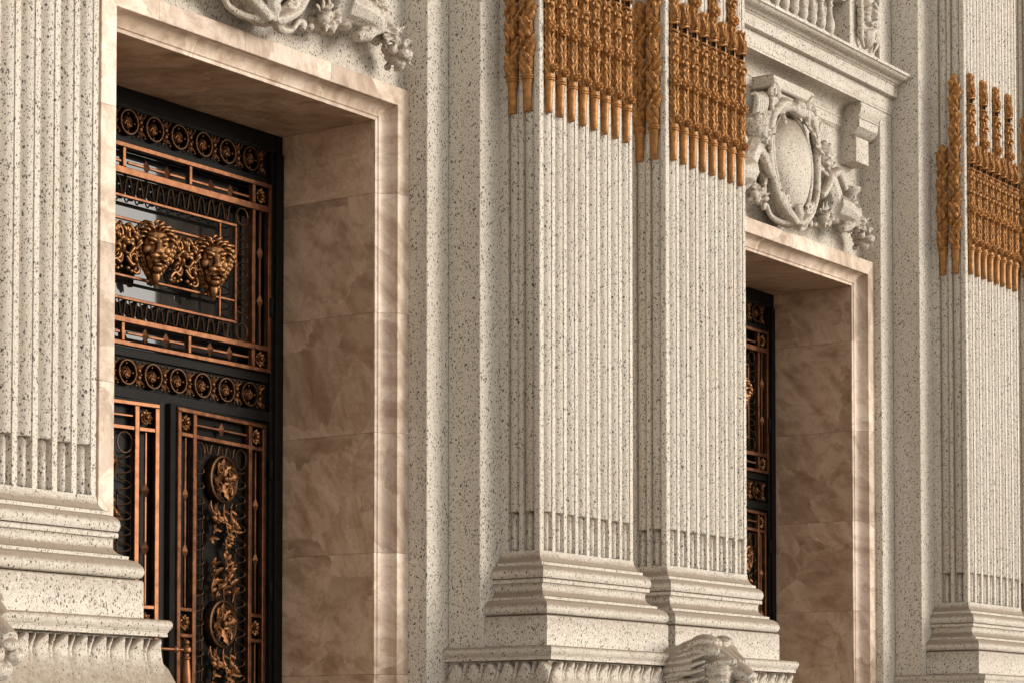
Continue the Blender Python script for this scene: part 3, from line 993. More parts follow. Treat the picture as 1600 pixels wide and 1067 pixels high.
def scroll_mesh():
    """acanthus scrollwork that fills the gap between two lion masks, ~0.36 wide"""
    mb = MB()
    rnd = random.Random(9)
    for s_ in (-1, 1):
        mb.tube(spiral((s_ * 0.070, 0.060), 0.056, 0.010, 1.5, 26, a0=-0.6, y=-0.05, sx=s_), [0.017 - 0.0004 * i for i in range(27)], 7)
        mb.tube(spiral((s_ * 0.085, -0.085), 0.046, 0.009, 1.4, 24, a0=2.2, y=-0.045, sx=s_), [0.015 - 0.0004 * i for i in range(25)], 7)
        for y0, zz, r0 in ((-0.055, 0.0, 0.017), (-0.045, -0.045, 0.015), (-0.040, 0.11, 0.015)):
            pts = [(s_ * (0.015 + 0.030 * i), y0 - 0.014 * math.sin(i * 1.9 + zz * 40), zz + 0.030 * math.sin(i * 1.75 + zz * 60)) for i in range(7)]
            mb.tube(pts, [r0 * q for q in (0.8, 1.0, 1.05, 1.0, 0.9, 0.7, 0.3)], 7, sm=4)
        mb.tube([(s_ * 0.02, -0.04, -0.09), (s_ * 0.06, -0.055, -0.145), (s_ * 0.10, -0.05, -0.125), (s_ * 0.14, -0.045, -0.165), (s_ * 0.115, -0.04, -0.195), (s_ * 0.09, -0.04, -0.18)], [0.012, 0.016, 0.015, 0.014, 0.011, 0.005], 7, sm=4)
        for k in range(4):
            mb.ball((s_ * (0.035 + 0.034 * k), -0.040, -0.170 - 0.016 * (k % 2)), (0.019, 0.015, 0.015), nu=8, nv=6)
        for k in range(6):
            a = rnd.uniform(0, 2 * PI)
            x, z = s_ * rnd.uniform(0.02, 0.16), rnd.uniform(-0.10, 0.13)
            mb.tube([(x, -0.05, z), (x + 0.025 * math.cos(a), -0.075, z + 0.025 * math.sin(a)), (x + 0.05 * math.cos(a + 0.5), -0.065, z + 0.05 * math.sin(a + 0.5)), (x + 0.055 * math.cos(a + 1.2), -0.045, z + 0.055 * math.sin(a + 1.2))], [0.010, 0.014, 0.012, 0.004], 6, sm=3)
    mb.lathe([(0.046, 0.0), (0.048, -0.045), (0.040, -0.058), (0.031, -0.050), (0.022, -0.062), (0.010, -0.066), (0.001, -0.066)], (0, 0, 0.02), axis='Y', n=18)
    for a in (-0.55, 0, 0.55):
        mb.tube([(0, -0.05, 0.06), (0.04 * math.sin(a), -0.065, 0.06 + 0.04 * math.cos(a)), (0.085 * math.sin(a), -0.05, 0.06 + 0.075 * math.cos(a))], [0.012, 0.016, 0.004], 6, sm=3)
    return mb.mesh('scrollwork', M_BRON, 60)


SCROLL = scroll_mesh()


def wave_pts(x0, x1, z, amp, period, y, n=9):
    # tall U loops running along x
    pts = []; cnt = max(1, round((x1 - x0) / period)); per = (x1 - x0) / cnt
    for k in range(cnt):
        for i in range(n):
            t = i / n
            s_ = math.sin(2 * PI * t)
            pts.append((x0 + per * (k + t) , y, z + amp * math.copysign(abs(math.cos(2 * PI * t)) ** 0.45, math.cos(2 * PI * t))))
    return pts


def transom(c, Yd, dz, zt, label):
    t = thing('bronze_transom', label, 'transom', (c, Yd, dz), group='bronze transom grilles over the doors')
    hw = 1.342
    xc = -0.03
    # black iron framework
    for nm, a in (('head_rail', (-hw + 0.002, hw - 0.002, -0.02, 0.14, 6.075, zt - dz - 0.003)), ('mid_rail', (-hw + 0.002, hw - 0.002, -0.012, 0.14, 5.825, 5.870)),
                  ('sill_rail', (-hw + 0.002, hw - 0.002, -0.012, 0.14, 4.345, 4.412)), ('door_head', (-hw + 0.002, hw - 0.002, -0.03, 0.14, 4.055, 4.130))):
        MB().bbox(*a, 0.004).build(nm, M_BLACK, t)
    MB().bbox(-hw + 0.06, hw - 0.06, -0.035, -0.011, 6.06, 6.10, 0.006).build('bead', M_BLACK, t)
    for sgn in (1, -1):
        a, b = sgn * 1.190, sgn * (hw - 0.001)
        MB().bbox(min(a, b), max(a, b), -0.035, 0.14, 0.16, 6.074, 0.005).build('stile', M_BLACK, t)
        a, b = sgn * 1.225, sgn * 1.262
        MB().bbox(min(a, b), max(a, b), -0.060, -0.034, 0.16, 6.074, 0.006).build('stile_bead', M_BLACK, t)
        for hz in (4.9, 3.7, 2.8):
            MB().lathe([(0.016, -0.07), (0.020, -0.065), (0.020, 0.065), (0.016, 0.07)], (sgn * 1.185, -0.045, hz), n=10).build('hinge', M_BLACK, t)
    # the two friezes of roundels
    for zf, back in ((5.975, (5.871, 6.074)), (4.237, (4.131, 4.344))):
        MB().box(-hw + 0.004, hw - 0.004, 0.010, 0.10, *back).build('frieze_back', M_BLACK, t, smooth=0)
        for k in range(9):
            x = -0.056 + (k - 4) * 0.2555
            o = put('roundel', ROUND, t, (x, 0.0, zf)); put('whorl', WHORL, o)
        for k in range(10):
            x = -0.056 + (k - 4.5) * 0.2555
            put('palmette', PALM, t, (x, 0.0, zf))
    # glass
    MB().box(-1.19, 1.19, 0.075, 0.09, 4.413, 5.824).build('glass_pane', M_GLASS, t, smooth=0)
    # copper bars
    def hb(x0, x1, z0, z1, y0=-0.045, y1=0.0):
        bar(MB(), xc + x0, xc + x1, z0, z1, y0, y1).build('copper_bar', M_COPP, t)
    X = 1.2172; xi = 1.003
    hb(-X, X, 5.788, 5.822); hb(-X, X, 4.414, 4.446)
    hb(-X, -X + 0.034, 4.4465, 5.7875); hb(X - 0.034, X, 4.4465, 5.7875)
    hb(-X + 0.0345, X - 0.0345, 5.602, 5.652, -0.043, 0.001); hb(-X + 0.0345, X - 0.0345, 4.572, 4.612, -0.043, 0.001)
    for s_ in (-1, 1):
        a, b = s_ * xi, s_ * (xi + 0.036)
        for z0, z1 in ((4.4465, 4.5715), (4.6125, 5.6015), (5.6525, 5.7875)):
            hb(min(a, b), max(a, b), z0, z1, -0.044, 0.0)
        for z in (5.718, 4.507):
            hbx = xc + s_ * 1.108
            put('rosette', ROSE, t, (hbx, -0.02, z))
            MB().box(hbx - 0.067, hbx + 0.067, 0.012, 0.02, z - 0.06, z + 0.06).build('rosette_plate', M_BLACK, t, smooth=0)
        # vertical diamond rod in the side panel
        bar(MB(), xc + s_ * 1.108 - 0.010, xc + s_ * 1.108 + 0.010, 4.613, 5.601, -0.030, -0.012).build('copper_rod', M_COPP, t)
        for z in (5.29, 4.93):
            put('diamond', DIAM, t, (xc + s_ * 1.108, -0.026, z), scale=(0.9, 1, 1.2))
        for x in (0.337,):
            a, b = s_ * x - 0.015, s_ * x + 0.015
            hb(a, b, 5.6525, 5.7875, -0.042, 0.0); hb(a, b, 4.4465, 4.5715, -0.042, 0.0)
    for z in (5.690, 4.507):
        for xm in (-0.67, 0.0, 0.67):
            wd = 0.29 if xm == 0 else 0.315
            bar(MB(), xc + xm - wd, xc + xm + wd, z - 0.010, z + 0.010, -0.030, -0.012).build('copper_rod', M_COPP, t)
            for dx in (-0.105, 0.105):
                put('diamond', DIAM, t, (xc + xm + dx, -0.026, z))
    # inner thin rectangles
    def tb(x0, x1, z0, z1, y0=-0.030, y1=-0.004):
        bar(MB(), xc + x0, xc + x1, z0, z1, y0, y1).build('thin_bar', M_COPP, t)
    tb(-0.85, 0.85, 5.441, 5.463); tb(-0.85, 0.85, 4.732, 4.754)
    for s_ in (-1, 1):
        a, b = s_ * 0.828, s_ * 0.850
        tb(min(a, b), max(a, b), 4.7545, 5.4405)
        a, b = s_ * 0.655, s_ * 0.675
        tb(min(a, b), max(a, b), 4.7545, 5.4405, -0.032, -0.006)
    tb(-0.827, 0.827, 5.286, 5.306, -0.028, -0.003); tb(-0.827, 0.827, 4.888, 4.908, -0.028, -0.003)
    # wave fret
    for z in (5.532, 4.683):
        MB().tube(wave_pts(xc - 0.80, xc + 0.80, z, 0.060, 0.105, -0.012), 0.0060, 6).build('wave_fret', M_DBRZ, t)
        MB().tube(wave_pts(xc - 0.80, xc + 0.80, z, 0.048, 0.105, 0.030), 0.016, 6).build('wave_fret', M_BLACK, t)
    for s_ in (-1, 1):
        pts = [(xc + s_ * (0.925 + (q[2] - 0.0)), q[1], q[0]) for q in wave_pts(4.79, 5.43, 0.0, 0.058, 0.105, -0.012)]
        MB().tube(pts, 0.0060, 6).build('wave_fret', M_DBRZ, t)
        for z in (5.532, 4.683):
            MB().tube([(xc + s_ * 0.92 + 0.062 * math.cos(a), -0.012, z + 0.062 * math.sin(a)) for a in [2 * PI * i / 20 for i in range(21)]], 0.008, 6).build('ring', M_DBRZ, t)
    # lion masks and scrolls
    for x in (-0.60, 0.0, 0.60):
        o = put('lion_mask', LMANE, t, (xc + x - 0.045, -0.030, 5.118), (0, 0, -R(27)), scale=(1.02, 0.72, 1.0)); put('face', LFACE, o, (0, -0.022, -0.008), scale=(1.16, 1.15, 1.08))
    for x in (-0.88, -0.30, 0.30):
        put('scrollwork', SCROLL, t, (xc + x - 0.02, 0.01, 5.125))
    return t


transom(c1, D1['Yd'], 0.0, D1['zt'], 'bronze transom grille over the nearer door, gilded lion masks across its glass')
transom(c2, D2['Yd'], -0.063, D2['zt'], 'bronze transom grille over the farther door, a narrow strip in view')


def medallion_meshes():
    r = 0.176
    mb = MB()
    mb.lathe([(r, 0.02), (r, -0.020), (r * 0.97, -0.032), (r * 0.90, -0.036), (r * 0.84, -0.030), (r * 0.80, -0.018), (r * 0.70, -0.012), (0.001, -0.012)], axis='Y', n=36)
    for k in range(40):
        a = 2 * PI * k / 40
        mb.ball((r * 0.765 * math.cos(a), -0.020, r * 0.765 * math.sin(a)), 0.0088, nu=6, nv=4)
    disc = mb.mesh('medallion', M_DBRZ, 40)
    mb = MB()
    for k in range(8):
        a = 2 * PI * k / 8 + 0.2
        d = Vector((math.cos(a), 0, math.sin(a)))
        big = k % 2 == 0
        mb.leaf(d * 0.018 + Vector((0, -0.022, 0)), d, (0, -1, 0), 0.105 if big else 0.080, 0.062 if big else 0.05, 0.28, lobes=1)
    for k in range(4):
        a = 2 * PI * k / 4 + 0.6
        mb.tube([(q[0], q[1], q[2]) for q in spiral((0.072 * math.cos(a), 0.072 * math.sin(a)), 0.034, 0.007, 1.3, 14, a0=a, y=-0.036)], [0.010 - 0.0003 * i for i in range(15)], 6)
    mb.ball((0, -0.045, 0), (0.022, 0.02, 0.022), nu=8, nv=6)
    return disc, mb.mesh('acanthus', M_VINE, 60)


def vine_mesh(flip):
    mb = MB(); rnd = random.Random(41 if flip else 42)
    f = -1 if flip else 1
    for x0, L, lean in ((-0.125, 0.25, 0.02), (-0.05, 0.16, -0.04), (0.03, 0.335, 0.01), (0.125, 0.24, -0.03)):
        ph = rnd.uniform(0, 6)
        pts = [(x0 + lean * t + 0.022 * math.sin(ph + 6.5 * t), -0.015 - 0.012 * math.sin(PI * t), -f * L * t) for t in [i / 8 for i in range(9)]]
        mb.tube(pts, [0.008] * 6 + [0.007, 0.006, 0.004], 6, sm=2)
        n = int(L / 0.030)
        for i in range(n):
            p = Vector(pts[min(8, 1 + int(8 * (i + 0.5) / n))])
            for s2 in ((-1, 1) if i % 2 else (rnd.choice((-1, 1)),)):
                d = Vector((s2 * rnd.uniform(0.3, 1.0), -0.15, -f * rnd.uniform(0.2, 1.0)))
                nm = Vector((rnd.uniform(-0.5, 0.5), -1, rnd.uniform(-0.4, 0.4)))
                mb.leaf(p, d, nm, rnd.uniform(0.045, 0.070), rnd.uniform(0.034, 0.050), rnd.uniform(0.1, 0.5), lobes=1)
        mb.leaf(Vector(pts[-1]), (0, 0, -f), (0, -1, 0), 0.06, 0.045, 0.3, lobes=1)
    return mb.mesh('vine', M_VINE, 60)


MEDAL, ACAN = medallion_meshes()
VINE_D, VINE_U = vine_mesh(False), vine_mesh(True)


def leaf_door(x, y, z, rz, label, flipped=False):
    t = thing('bronze_door_leaf', label, 'door', (x, y, z), rz, group='bronze door leaves standing slightly ajar')
    H = 0.548; zb = 0.22
    for nm, a in (('black_stile', (-H - 0.066, -H - 0.0015, -0.02, 0.05, zb, 4.045)), ('black_stile', (H + 0.0015, H + 0.066, -0.02, 0.05, zb, 4.045)),
                  ('black_rail', (-H, H, -0.02, 0.05, 4.029, 4.045)), ('back_plate', (-H, H, 0.035, 0.05, zb, 4.028))):
        MB().bbox(*a, 0.003).build(nm, M_BLACK, t)
    MB().box(-H + 0.004, H - 0.004, 0.022, 0.0345, zb, 4.024).build('iron_plate', M_BLACK, t, smooth=0)
    def cb(x0, x1, z0, z1, y0=-0.040, y1=0.0):
        bar(MB(), x0 - H, x1 - H, z0, z1, y0, y1).build('copper_bar', M_COPP, t)
    W = 1.096
    cb(0, W, 3.998, 4.028); cb(0, 0.038, zb, 3.9975); cb(W - 0.038, W, zb, 3.9975)
    for a, b in ((0.180, 0.220), (W - 0.220, W - 0.180)): cb(a, b, zb, 3.9975, -0.042, 0.001)
    cb(0.0385, 0.1795, 3.826, 3.856); cb(0.2205, W - 0.2205, 3.826, 3.856); cb(W - 0.1795, W - 0.0385, 3.826, 3.856)
    for z in (2.600, 2.416):
        cb(0.0385, 0.1795, z, z + 0.028); cb(W - 0.1795, W - 0.0385, z, z + 0.028)
    for xx in (0.109, W - 0.109):
        for z in (3.927, 2.522): put('rosette', ROSE, t, (xx - H, -0.012, z))
        bar(MB(), xx - H - 0.009, xx - H + 0.009, 2.629, 3.825, -0.026, -0.010).build('copper_rod', M_COPP, t)
        bar(MB(), xx - H - 0.009, xx - H + 0.009, zb, 2.415, -0.026, -0.010).build('copper_rod', M_COPP, t)
        for z in (3.421, 3.022, 2.05, 1.6): put('diamond', DIAM, t, (xx - H, -0.022, z), scale=(0.85, 1, 1.15))
    bar(MB(), 0.2205 - H, W - 0.2205 - H, 3.917, 3.935, -0.026, -0.010).build('copper_rod', M_COPP, t)
    put('diamond', DIAM, t, (0, -0.022, 3.926))
    for s_ in (-1, 1):
        xa = s_ * (H - 0.288)
        pts = [(xa + s_ * (q[2]), q[1], q[0]) for q in wave_pts(zb + 0.1, 3.665, 0.0, 0.058, 0.107, -0.012)]
        MB().tube(pts, 0.006, 6).build('wave_fret', M_DBRZ, t)
        MB().tube([(xa + 0.066 * math.cos(a), -0.012, 3.742 + 0.072 * math.sin(a)) for a in [2 * PI * i / 20 for i in range(21)]], 0.006, 6).build('ring', M_DBRZ, t)
        bar(MB(), s_ * 0.205 - 0.005, s_ * 0.205 + 0.005, zb, 3.4, -0.008, 0.006).build('thin_bar', M_DBRZ, t)
    pts = wave_pts(-0.19, 0.19, 3.775, 0.035, 0.095, -0.012)
    MB().tube(pts, 0.005, 6).build('wave_fret', M_DBRZ, t)
    for z in (3.571, 2.532, 1.49):
        o = put('medallion', MEDAL, t, (0.004, -0.016, z)); put('acanthus', ACAN, o, scale=(1.25, 1.0, 1.25))
    put('vine', VINE_D, t, (0.004, -0.01, 3.571 - 0.165)); put('vine', VINE_U, t, (0.004, -0.01, 2.532 + 0.165))
    put('vine', VINE_D, t, (0.004, -0.01, 2.532 - 0.165)); put('vine', VINE_U, t, (0.004, -0.01, 1.49 + 0.165))
    return t


a = R(7.0)
leaf_door(c1 + 0.590, 11.767, 0, a, 'black and copper door leaf with round medallions, right leaf of the nearer door')
leaf_door(c1 - 0.090 - 0.548 * math.cos(R(7.2)), 11.741 + 0.548 * math.sin(R(7.2)), 0, -R(7.2), 'brightly lit copper door leaf behind the left edge pilaster, left leaf of the nearer door')
leaf_door(c2 + 0.590, D2['Yd'] - 0.067, -0.063, a, 'dark door leaf of the farther door, its medallion just past the middle pilasters')


# ------------------------------------------------------------------ carved reliefs above the doors
def relief(c, dz, label):
    t = thing('carved_relief', label, 'relief carving', (c, YW, dz), group='carved cartouche reliefs above the doors')
    # shield: domed oval dish with a rolled rim
    mb = MB()
    n = 28; rings = []
    for q, y in ((1.0, -0.10), (1.0, -0.165), (0.97, -0.190), (0.88, -0.240), (0.75, -0.272), (0.55, -0.300), (0.3, -0.316), (0.02, -0.320)):
        ring = []
        for k in range(n):
            aa = 2 * PI * k / n
            tap = 1.0 - 0.10 * math.sin(aa) * (-1)
            wx = 0.352 * (1.0 + 0.14 * math.sin(aa))
            ring.append((q * wx * math.cos(aa), y - 0.03 * math.cos(aa) ** 2 * 0 + 0.06 * (0.5 * math.sin(aa) * q), 7.01 + q * 0.475 * math.sin(aa)))
        rings.append(ring)
    mb.rings(rings)
    put('shield', mb.mesh('shield', M_CARVE, 60), t)
    # strapwork frame round the shield
    mb = MB()
    for rr_, wx_, hz_, yy_ in ((0.026, 0.362, 0.485, -0.215), (0.030, 0.435, 0.545, -0.17), (0.05, 0.41, 0.52, -0.11)):
        mb.tube([(wx_ * (1 + 0.14 * math.sin(q)) * math.cos(q), yy_ + 0.03 * math.sin(q), 7.0 + hz_ * math.sin(q)) for q in [2 * PI * i / 32 for i in range(33)]], rr_, 8)
    for s_ in (-1, 1):
        mb.tube([(s_ * 0.06, -0.25, 7.52), (s_ * 0.24, -0.25, 7.52), (s_ * 0.40, -0.24, 7.38), (s_ * 0.46, -0.23, 7.12), (s_ * 0.43, -0.24, 6.84), (s_ * 0.30, -0.25, 6.62), (s_ * 0.12, -0.27, 6.50), (s_ * 0.03, -0.27, 6.45)], [0.045, 0.055, 0.045, 0.036, 0.036, 0.042, 0.045, 0.03], 8, sm=3)
        mb.tube([(s_ * 0.44, -0.20, 7.40), (s_ * 0.52, -0.18, 7.20), (s_ * 0.52, -0.18, 6.95), (s_ * 0.46, -0.18, 6.75)], [0.045, 0.05, 0.05, 0.03], 8, sm=3)
        mb.tube(spiral((s_ * 0.40, 7.46), 0.075, 0.015, 1.4, 16, a0=0.5, y=-0.24, sx=s_), [0.035 - 0.001 * i for i in range(17)], 6)
        mb.tube(spiral((s_ * 0.20, 6.64), 0.06, 0.012, 1.3, 16, a0=3.6, y=-0.27, sx=s_), [0.030 - 0.001 * i for i in range(17)], 6)
        # trailing stem that curls up at the foot
        mb.tube([(s_ * 0.05, -0.25, 6.46), (s_ * 0.14, -0.20, 6.45), (s_ * 0.24, -0.17, 6.46), (s_ * 0.33, -0.16, 6.49), (s_ * 0.39, -0.16, 6.56), (s_ * 0.45, -0.16, 6.56), (s_ * 0.44, -0.16, 6.51)], [0.04, 0.036, 0.030, 0.026, 0.026, 0.028, 0.024], 7, sm=3)
        for k in range(4):
            mb.ball((s_ * (0.20 + 0.03 * k), -0.27, 6.60 + 0.03 * k), 0.022, nu=7, nv=5)
        mb.ball((s_ * 0.47, -0.21, 6.98), (0.045, 0.05, 0.06)); mb.ball((s_ * 0.48, -0.20, 6.90), (0.035, 0.04, 0.04))
    mb.tube([(0, -0.26, 6.62), (0, -0.28, 6.52), (0, -0.27, 6.44)], [0.06, 0.05, 0.02], 8)
    mb.tube([(-0.30, -0.22, 7.44), (-0.15, -0.27, 7.50), (0, -0.28, 7.48), (0.15, -0.27, 7.50), (0.30, -0.22, 7.44)], [0.03, 0.045, 0.055, 0.045, 0.03], 8)
    mb.ball((0, -0.28, 7.54), (0.09, 0.07, 0.07)); mb.ball((-0.08, -0.28, 7.50), 0.05); mb.ball((0.09, -0.28, 7.50), 0.05)
    for s_ in (-1, 1):               # three leaves folded over each shoulder
        for k in range(3):
            q = 1.05 - 0.42 * k
            p = Vector((s_ * 0.44 * math.cos(q), -0.23, 7.02 + 0.52 * math.sin(q)))
            mb.leaf(p, (s_ * (0.3 + 0.2 * k), -0.2, -0.8), (s_ * 0.3, -1, 0.2), 0.20, 0.10, 0.22, lobes=1)
    put('strapwork', remeshed(mb, 'strapwork', M_CARVE, 0.0085, 0, (0.03, 0.006)), t)
    # keystone block with volutes
    mb = MB()
    mb.bbox(-0.40, 0.40, -0.24, 0.0, 7.64, 7.76, 0.015); mb.bbox(-0.33, 0.33, -0.20, 0.0, 7.54, 7.645, 0.02)
    for s_ in (-1, 1):
        mb.tube(spiral((s_ * 0.36, 7.60), 0.10, 0.02, 1.5, 18, a0=1.2, y=-0.22, sx=s_), [0.034 - 0.0008 * i for i in range(19)], 7)
        mb.ball((s_ * 0.36, -0.20, 7.60), (0.03, 0.05, 0.03))
    put('keystone', mb.mesh('keystone', M_CARVE, 40), t)
    # cherubs
    def cherub(s_):
        mb = MB(); B = mb.ball
        B((s_ * 0.615, -0.20, 7.19), (0.105, 0.105, 0.125)); B((s_ * 0.625, -0.18, 7.25), (0.112, 0.112, 0.095))
        B((s_ * 0.590, -0.295, 7.16), (0.022, 0.025, 0.02)); B((s_ * 0.57, -0.27, 7.13), (0.035, 0.03, 0.03)); B((s_ * 0.64, -0.275, 7.14), (0.034, 0.03, 0.03))
        B((s_ * 0.595, -0.283, 7.105), (0.024, 0.018, 0.012)); B((s_ * 0.60, -0.27, 7.075), (0.03, 0.025, 0.02))
        B((s_ * 0.56, -0.285, 7.20), (0.03, 0.02, 0.014)); B((s_ * 0.635, -0.288, 7.205), (0.03, 0.02, 0.014))
        for k in range(14):
            a_ = k * 0.9
            B((s_ * (0.62 + 0.09 * math.cos(a_)), -0.17 - 0.07 * math.sin(a_ * 1.7), 7.28 + 0.04 * math.sin(a_)), 0.036, nu=7, nv=5)
        mb.tube([(s_ * 0.65, -0.17, 7.10), (s_ * 0.72, -0.17, 7.02), (s_ * 0.80, -0.17, 6.90), (s_ * 0.86, -0.16, 6.78)], [0.06, 0.115, 0.125, 0.13], 10)
        mb.tube([(s_ * 0.70, -0.22, 7.05), (s_ * 0.62, -0.26, 6.95), (s_ * 0.53, -0.26, 6.84), (s_ * 0.47, -0.26, 6.80)], [0.055, 0.05, 0.045, 0.04], 8)
        mb.tube([(s_ * 0.82, -0.16, 7.06), (s_ * 0.95, -0.18, 7.13), (s_ * 1.03, -0.20, 7.04), (s_ * 1.08, -0.20, 6.98)], [0.055, 0.055, 0.045, 0.04], 8)
        mb.tube([(s_ * 0.84, -0.20, 6.78), (s_ * 0.98, -0.24, 6.76), (s_ * 1.10, -0.26, 6.73), (s_ * 1.16, -0.24, 6.66)], [0.13, 0.118, 0.095, 0.07], 10)
        mb.tube([(s_ * 1.14, -0.25, 6.72), (s_ * 1.05, -0.24, 6.62), (s_ * 0.95, -0.22, 6.58)], [0.075, 0.06, 0.045], 8)
        B((s_ * 0.86, -0.16, 6.74), (0.15, 0.12, 0.13))
        mb.tube([(s_ * 0.94, -0.10, 7.16), (s_ * 1.0, -0.12, 7.22), (s_ * 1.03, -0.12, 7.16), (s_ * 0.98, -0.12, 7.1)], [0.03, 0.035, 0.03, 0.025], 6)
        return remeshed(mb, 'cherub', M_CARVE, 0.0085, 3, (0.05, 0.005))
    for s_ in (-1, 1):
        put('cherub', cherub(s_), t)
        # fruit and foliage at the cherub's hand and feet
        mb = MB(); rnd = random.Random(60 + s_)
        for k in range(26):
            mb.ball((s_ * rnd.uniform(0.50, 0.76), -rnd.uniform(0.12, 0.24), 6.60 + rnd.uniform(-0.05, 0.13)), rnd.uniform(0.028, 0.046), nu=7, nv=5)
        for k in range(14):
            a_ = rnd.uniform(0, 2 * PI); d = Vector((math.cos(a_), -0.2, math.sin(a_)))
            mb.leaf((s_ * rnd.uniform(0.52, 0.74), -0.20, 6.62 + rnd.uniform(-0.04, 0.10)), d, (0, -1, 0), 0.09, 0.055, 0.3, lobes=1)
        put('grape_cluster', remeshed(mb, 'grape_cluster', M_CARVE, 0.010, 0, (0.035, 0.016)), t)
        mb = MB()
        for k in range(46):
            u = rnd.random()
            mb.ball((s_ * (1.16 + 0.36 * u), -rnd.uniform(0.10, 0.26), 6.86 - 0.30 * u + rnd.uniform(-0.11, 0.08)), rnd.uniform(0.026, 0.052), nu=7, nv=5)
        for k in range(34):
            u = rnd.random()
            a_ = rnd.uniform(0, 2 * PI); d = Vector((math.cos(a_), -0.25, math.sin(a_)))
            mb.leaf((s_ * (1.16 + 0.36 * u), -0.21, 6.84 - 0.28 * u + rnd.uniform(-0.08, 0.06)), d, (0, -1, 0), rnd.uniform(0.08, 0.13), 0.055, 0.4, lobes=1)
        for k in range(5):
            mb.tube([(s_ * 1.36, -0.16, 6.72), (s_ * (1.42 + 0.02 * k), -0.17, 6.80 - 0.03 * k), (s_ * (1.46 + 0.015 * k), -0.15, 6.86 - 0.05 * k)], [0.014, 0.012, 0.008], 5)
        put('fruit_spray', remeshed(mb, 'fruit_spray', M_CARVE, 0.010, 0, (0.035, 0.022)), t)
        mb = MB()
        mb.lathe([(0.06, 0), (0.085, 0.02), (0.085, 0.04), (0.06, 0.06), (0.075, 0.12), (0.11, 0.15), (0.115, 0.18), (0.09, 0.185)], (s_ * 1.24, -0.16, 6.85), n=14)
        put('urn', mb.mesh('urn', M_CARVE, 40), t)
        # palm fronds rising beside the shield
        mb = MB()
        for k in range(5):
            x0 = 0.50 + 0.035 * k
            mb.tube([(s_ * x0, -0.14, 7.24), (s_ * (x0 + 0.01), -0.20, 7.38), (s_ * (x0 + 0.02 + 0.008 * k), -0.23, 7.50), (s_ * (x0 + 0.05 + 0.012 * k), -0.20, 7.56 - 0.015 * k)], [0.026, 0.030, 0.026, 0.012], 7, sm=3)
        put('frond', mb.mesh('frond', M_CARVE, 60), t)
    return t


rl = relief(c2 - 0.20, 0.0, 'carved cartouche with oval shield and cherubs above the farther doorway')
q = copy_tree(rl); q.location = (c1 - 0.20, YW, 0.058); q['label'] = 'lower edge of a carved cartouche relief above the nearer doorway'


# ------------------------------------------------------------------ cornice, brackets and balustrade above the farther door
XA, XB = 17.95, 21.793
cn = thing('granite_cornice', 'projecting granite cornice above the carved cartouche, its stepped mouldings butting the pier', 'cornice', (c2, YW, 7.6))
def xrun(name, prof, x0=XA, x1=XB, mat=M_GRAN, parent=cn, cx=c2, cy=YW, cz=7.6, smooth=32):
    r0 = [(x0 - cx, y - cy, z - cz) for y, z in prof]; r1 = [(x1 - cx, y - cy, z - cz) for y, z in prof]
    return MB().rings([r0, r1]).build(name, mat, parent, smooth=smooth)
back = 11.1
xrun('crown_moulding', [(back, 8.272), (10.436, 8.272), (10.436, 8.246), (10.442, 8.242), (10.452, 8.240), (10.458, 8.232), (10.464, 8.224), (10.478, 8.215), (10.500, 8.208), (10.530, 8.204), (10.534, 8.1975), (back, 8.1975)])
xrun('crown_fillet', [(back, 8.197), (10.542, 8.197), (10.542, 8.190), (10.552, 8.184), (10.566, 8.178), (10.570, 8.1695), (back, 8.1695)])
xrun('corona', [(back, 8.169), (10.579, 8.169), (10.581, 8.064), (10.586, 8.0605), (back, 8.0605)])
xrun('fascia', [(back, 8.060), (10.636, 8.060), (10.636, 7.922), (10.640, 7.917), (10.640, 7.8955), (back, 7.8955)])
xrun('bed_moulding', [(back, 7.895), (10.735, 7.895)] + [(10.735 + 0.115 * math.sin(PI / 2 * k / 6), 7.893 - 0.11 * (1 - math.cos(PI / 2 * k / 6))) for k in range(1, 7)] + [(10.838, 7.776), (10.838, 7.758), (10.846, 7.750), (10.846, 7.672), (10.856, 7.664), (10.866, 7.636), (back, 7.636)], x1=21.12)
for xl, sgn in ((21.125, 1), (18.455, -1)):
    s_ = sgn
    def xx(a, b):
        return (xl + a, xl + b) if s_ > 0 else (xl - b, xl - a)
    br_ = []
    x0, x1 = xx(0.0, 0.545 if s_ > 0 else 0.4)
    o = xrun('bracket', [(10.90, 7.8945), (10.648, 7.8945), (10.648, 7.872), (10.642, 7.868), (10.640, 7.850), (10.646, 7.815), (10.656, 7.785), (10.668, 7.760), (10.675, 7.750), (10.90, 7.750)], x0, x1)
    x0, x1 = xx(-0.004, 0.395)
    xrun('bracket_moulding', [(10.895, 7.7495), (10.650, 7.7495), (10.650, 7.738), (10.660, 7.732), (10.662, 7.655), (10.675, 7.646), (10.70, 7.610), (10.78, 7.575), (10.895, 7.575)], x0, x1)
    x0, x1 = xx(0.002, 0.26)
    xrun('bracket_block', [(10.89, 7.5745), (10.715, 7.5745), (10.698, 7.560), (10.698, 7.322), (10.702, 7.318), (10.89, 7.318)], x0, x1)

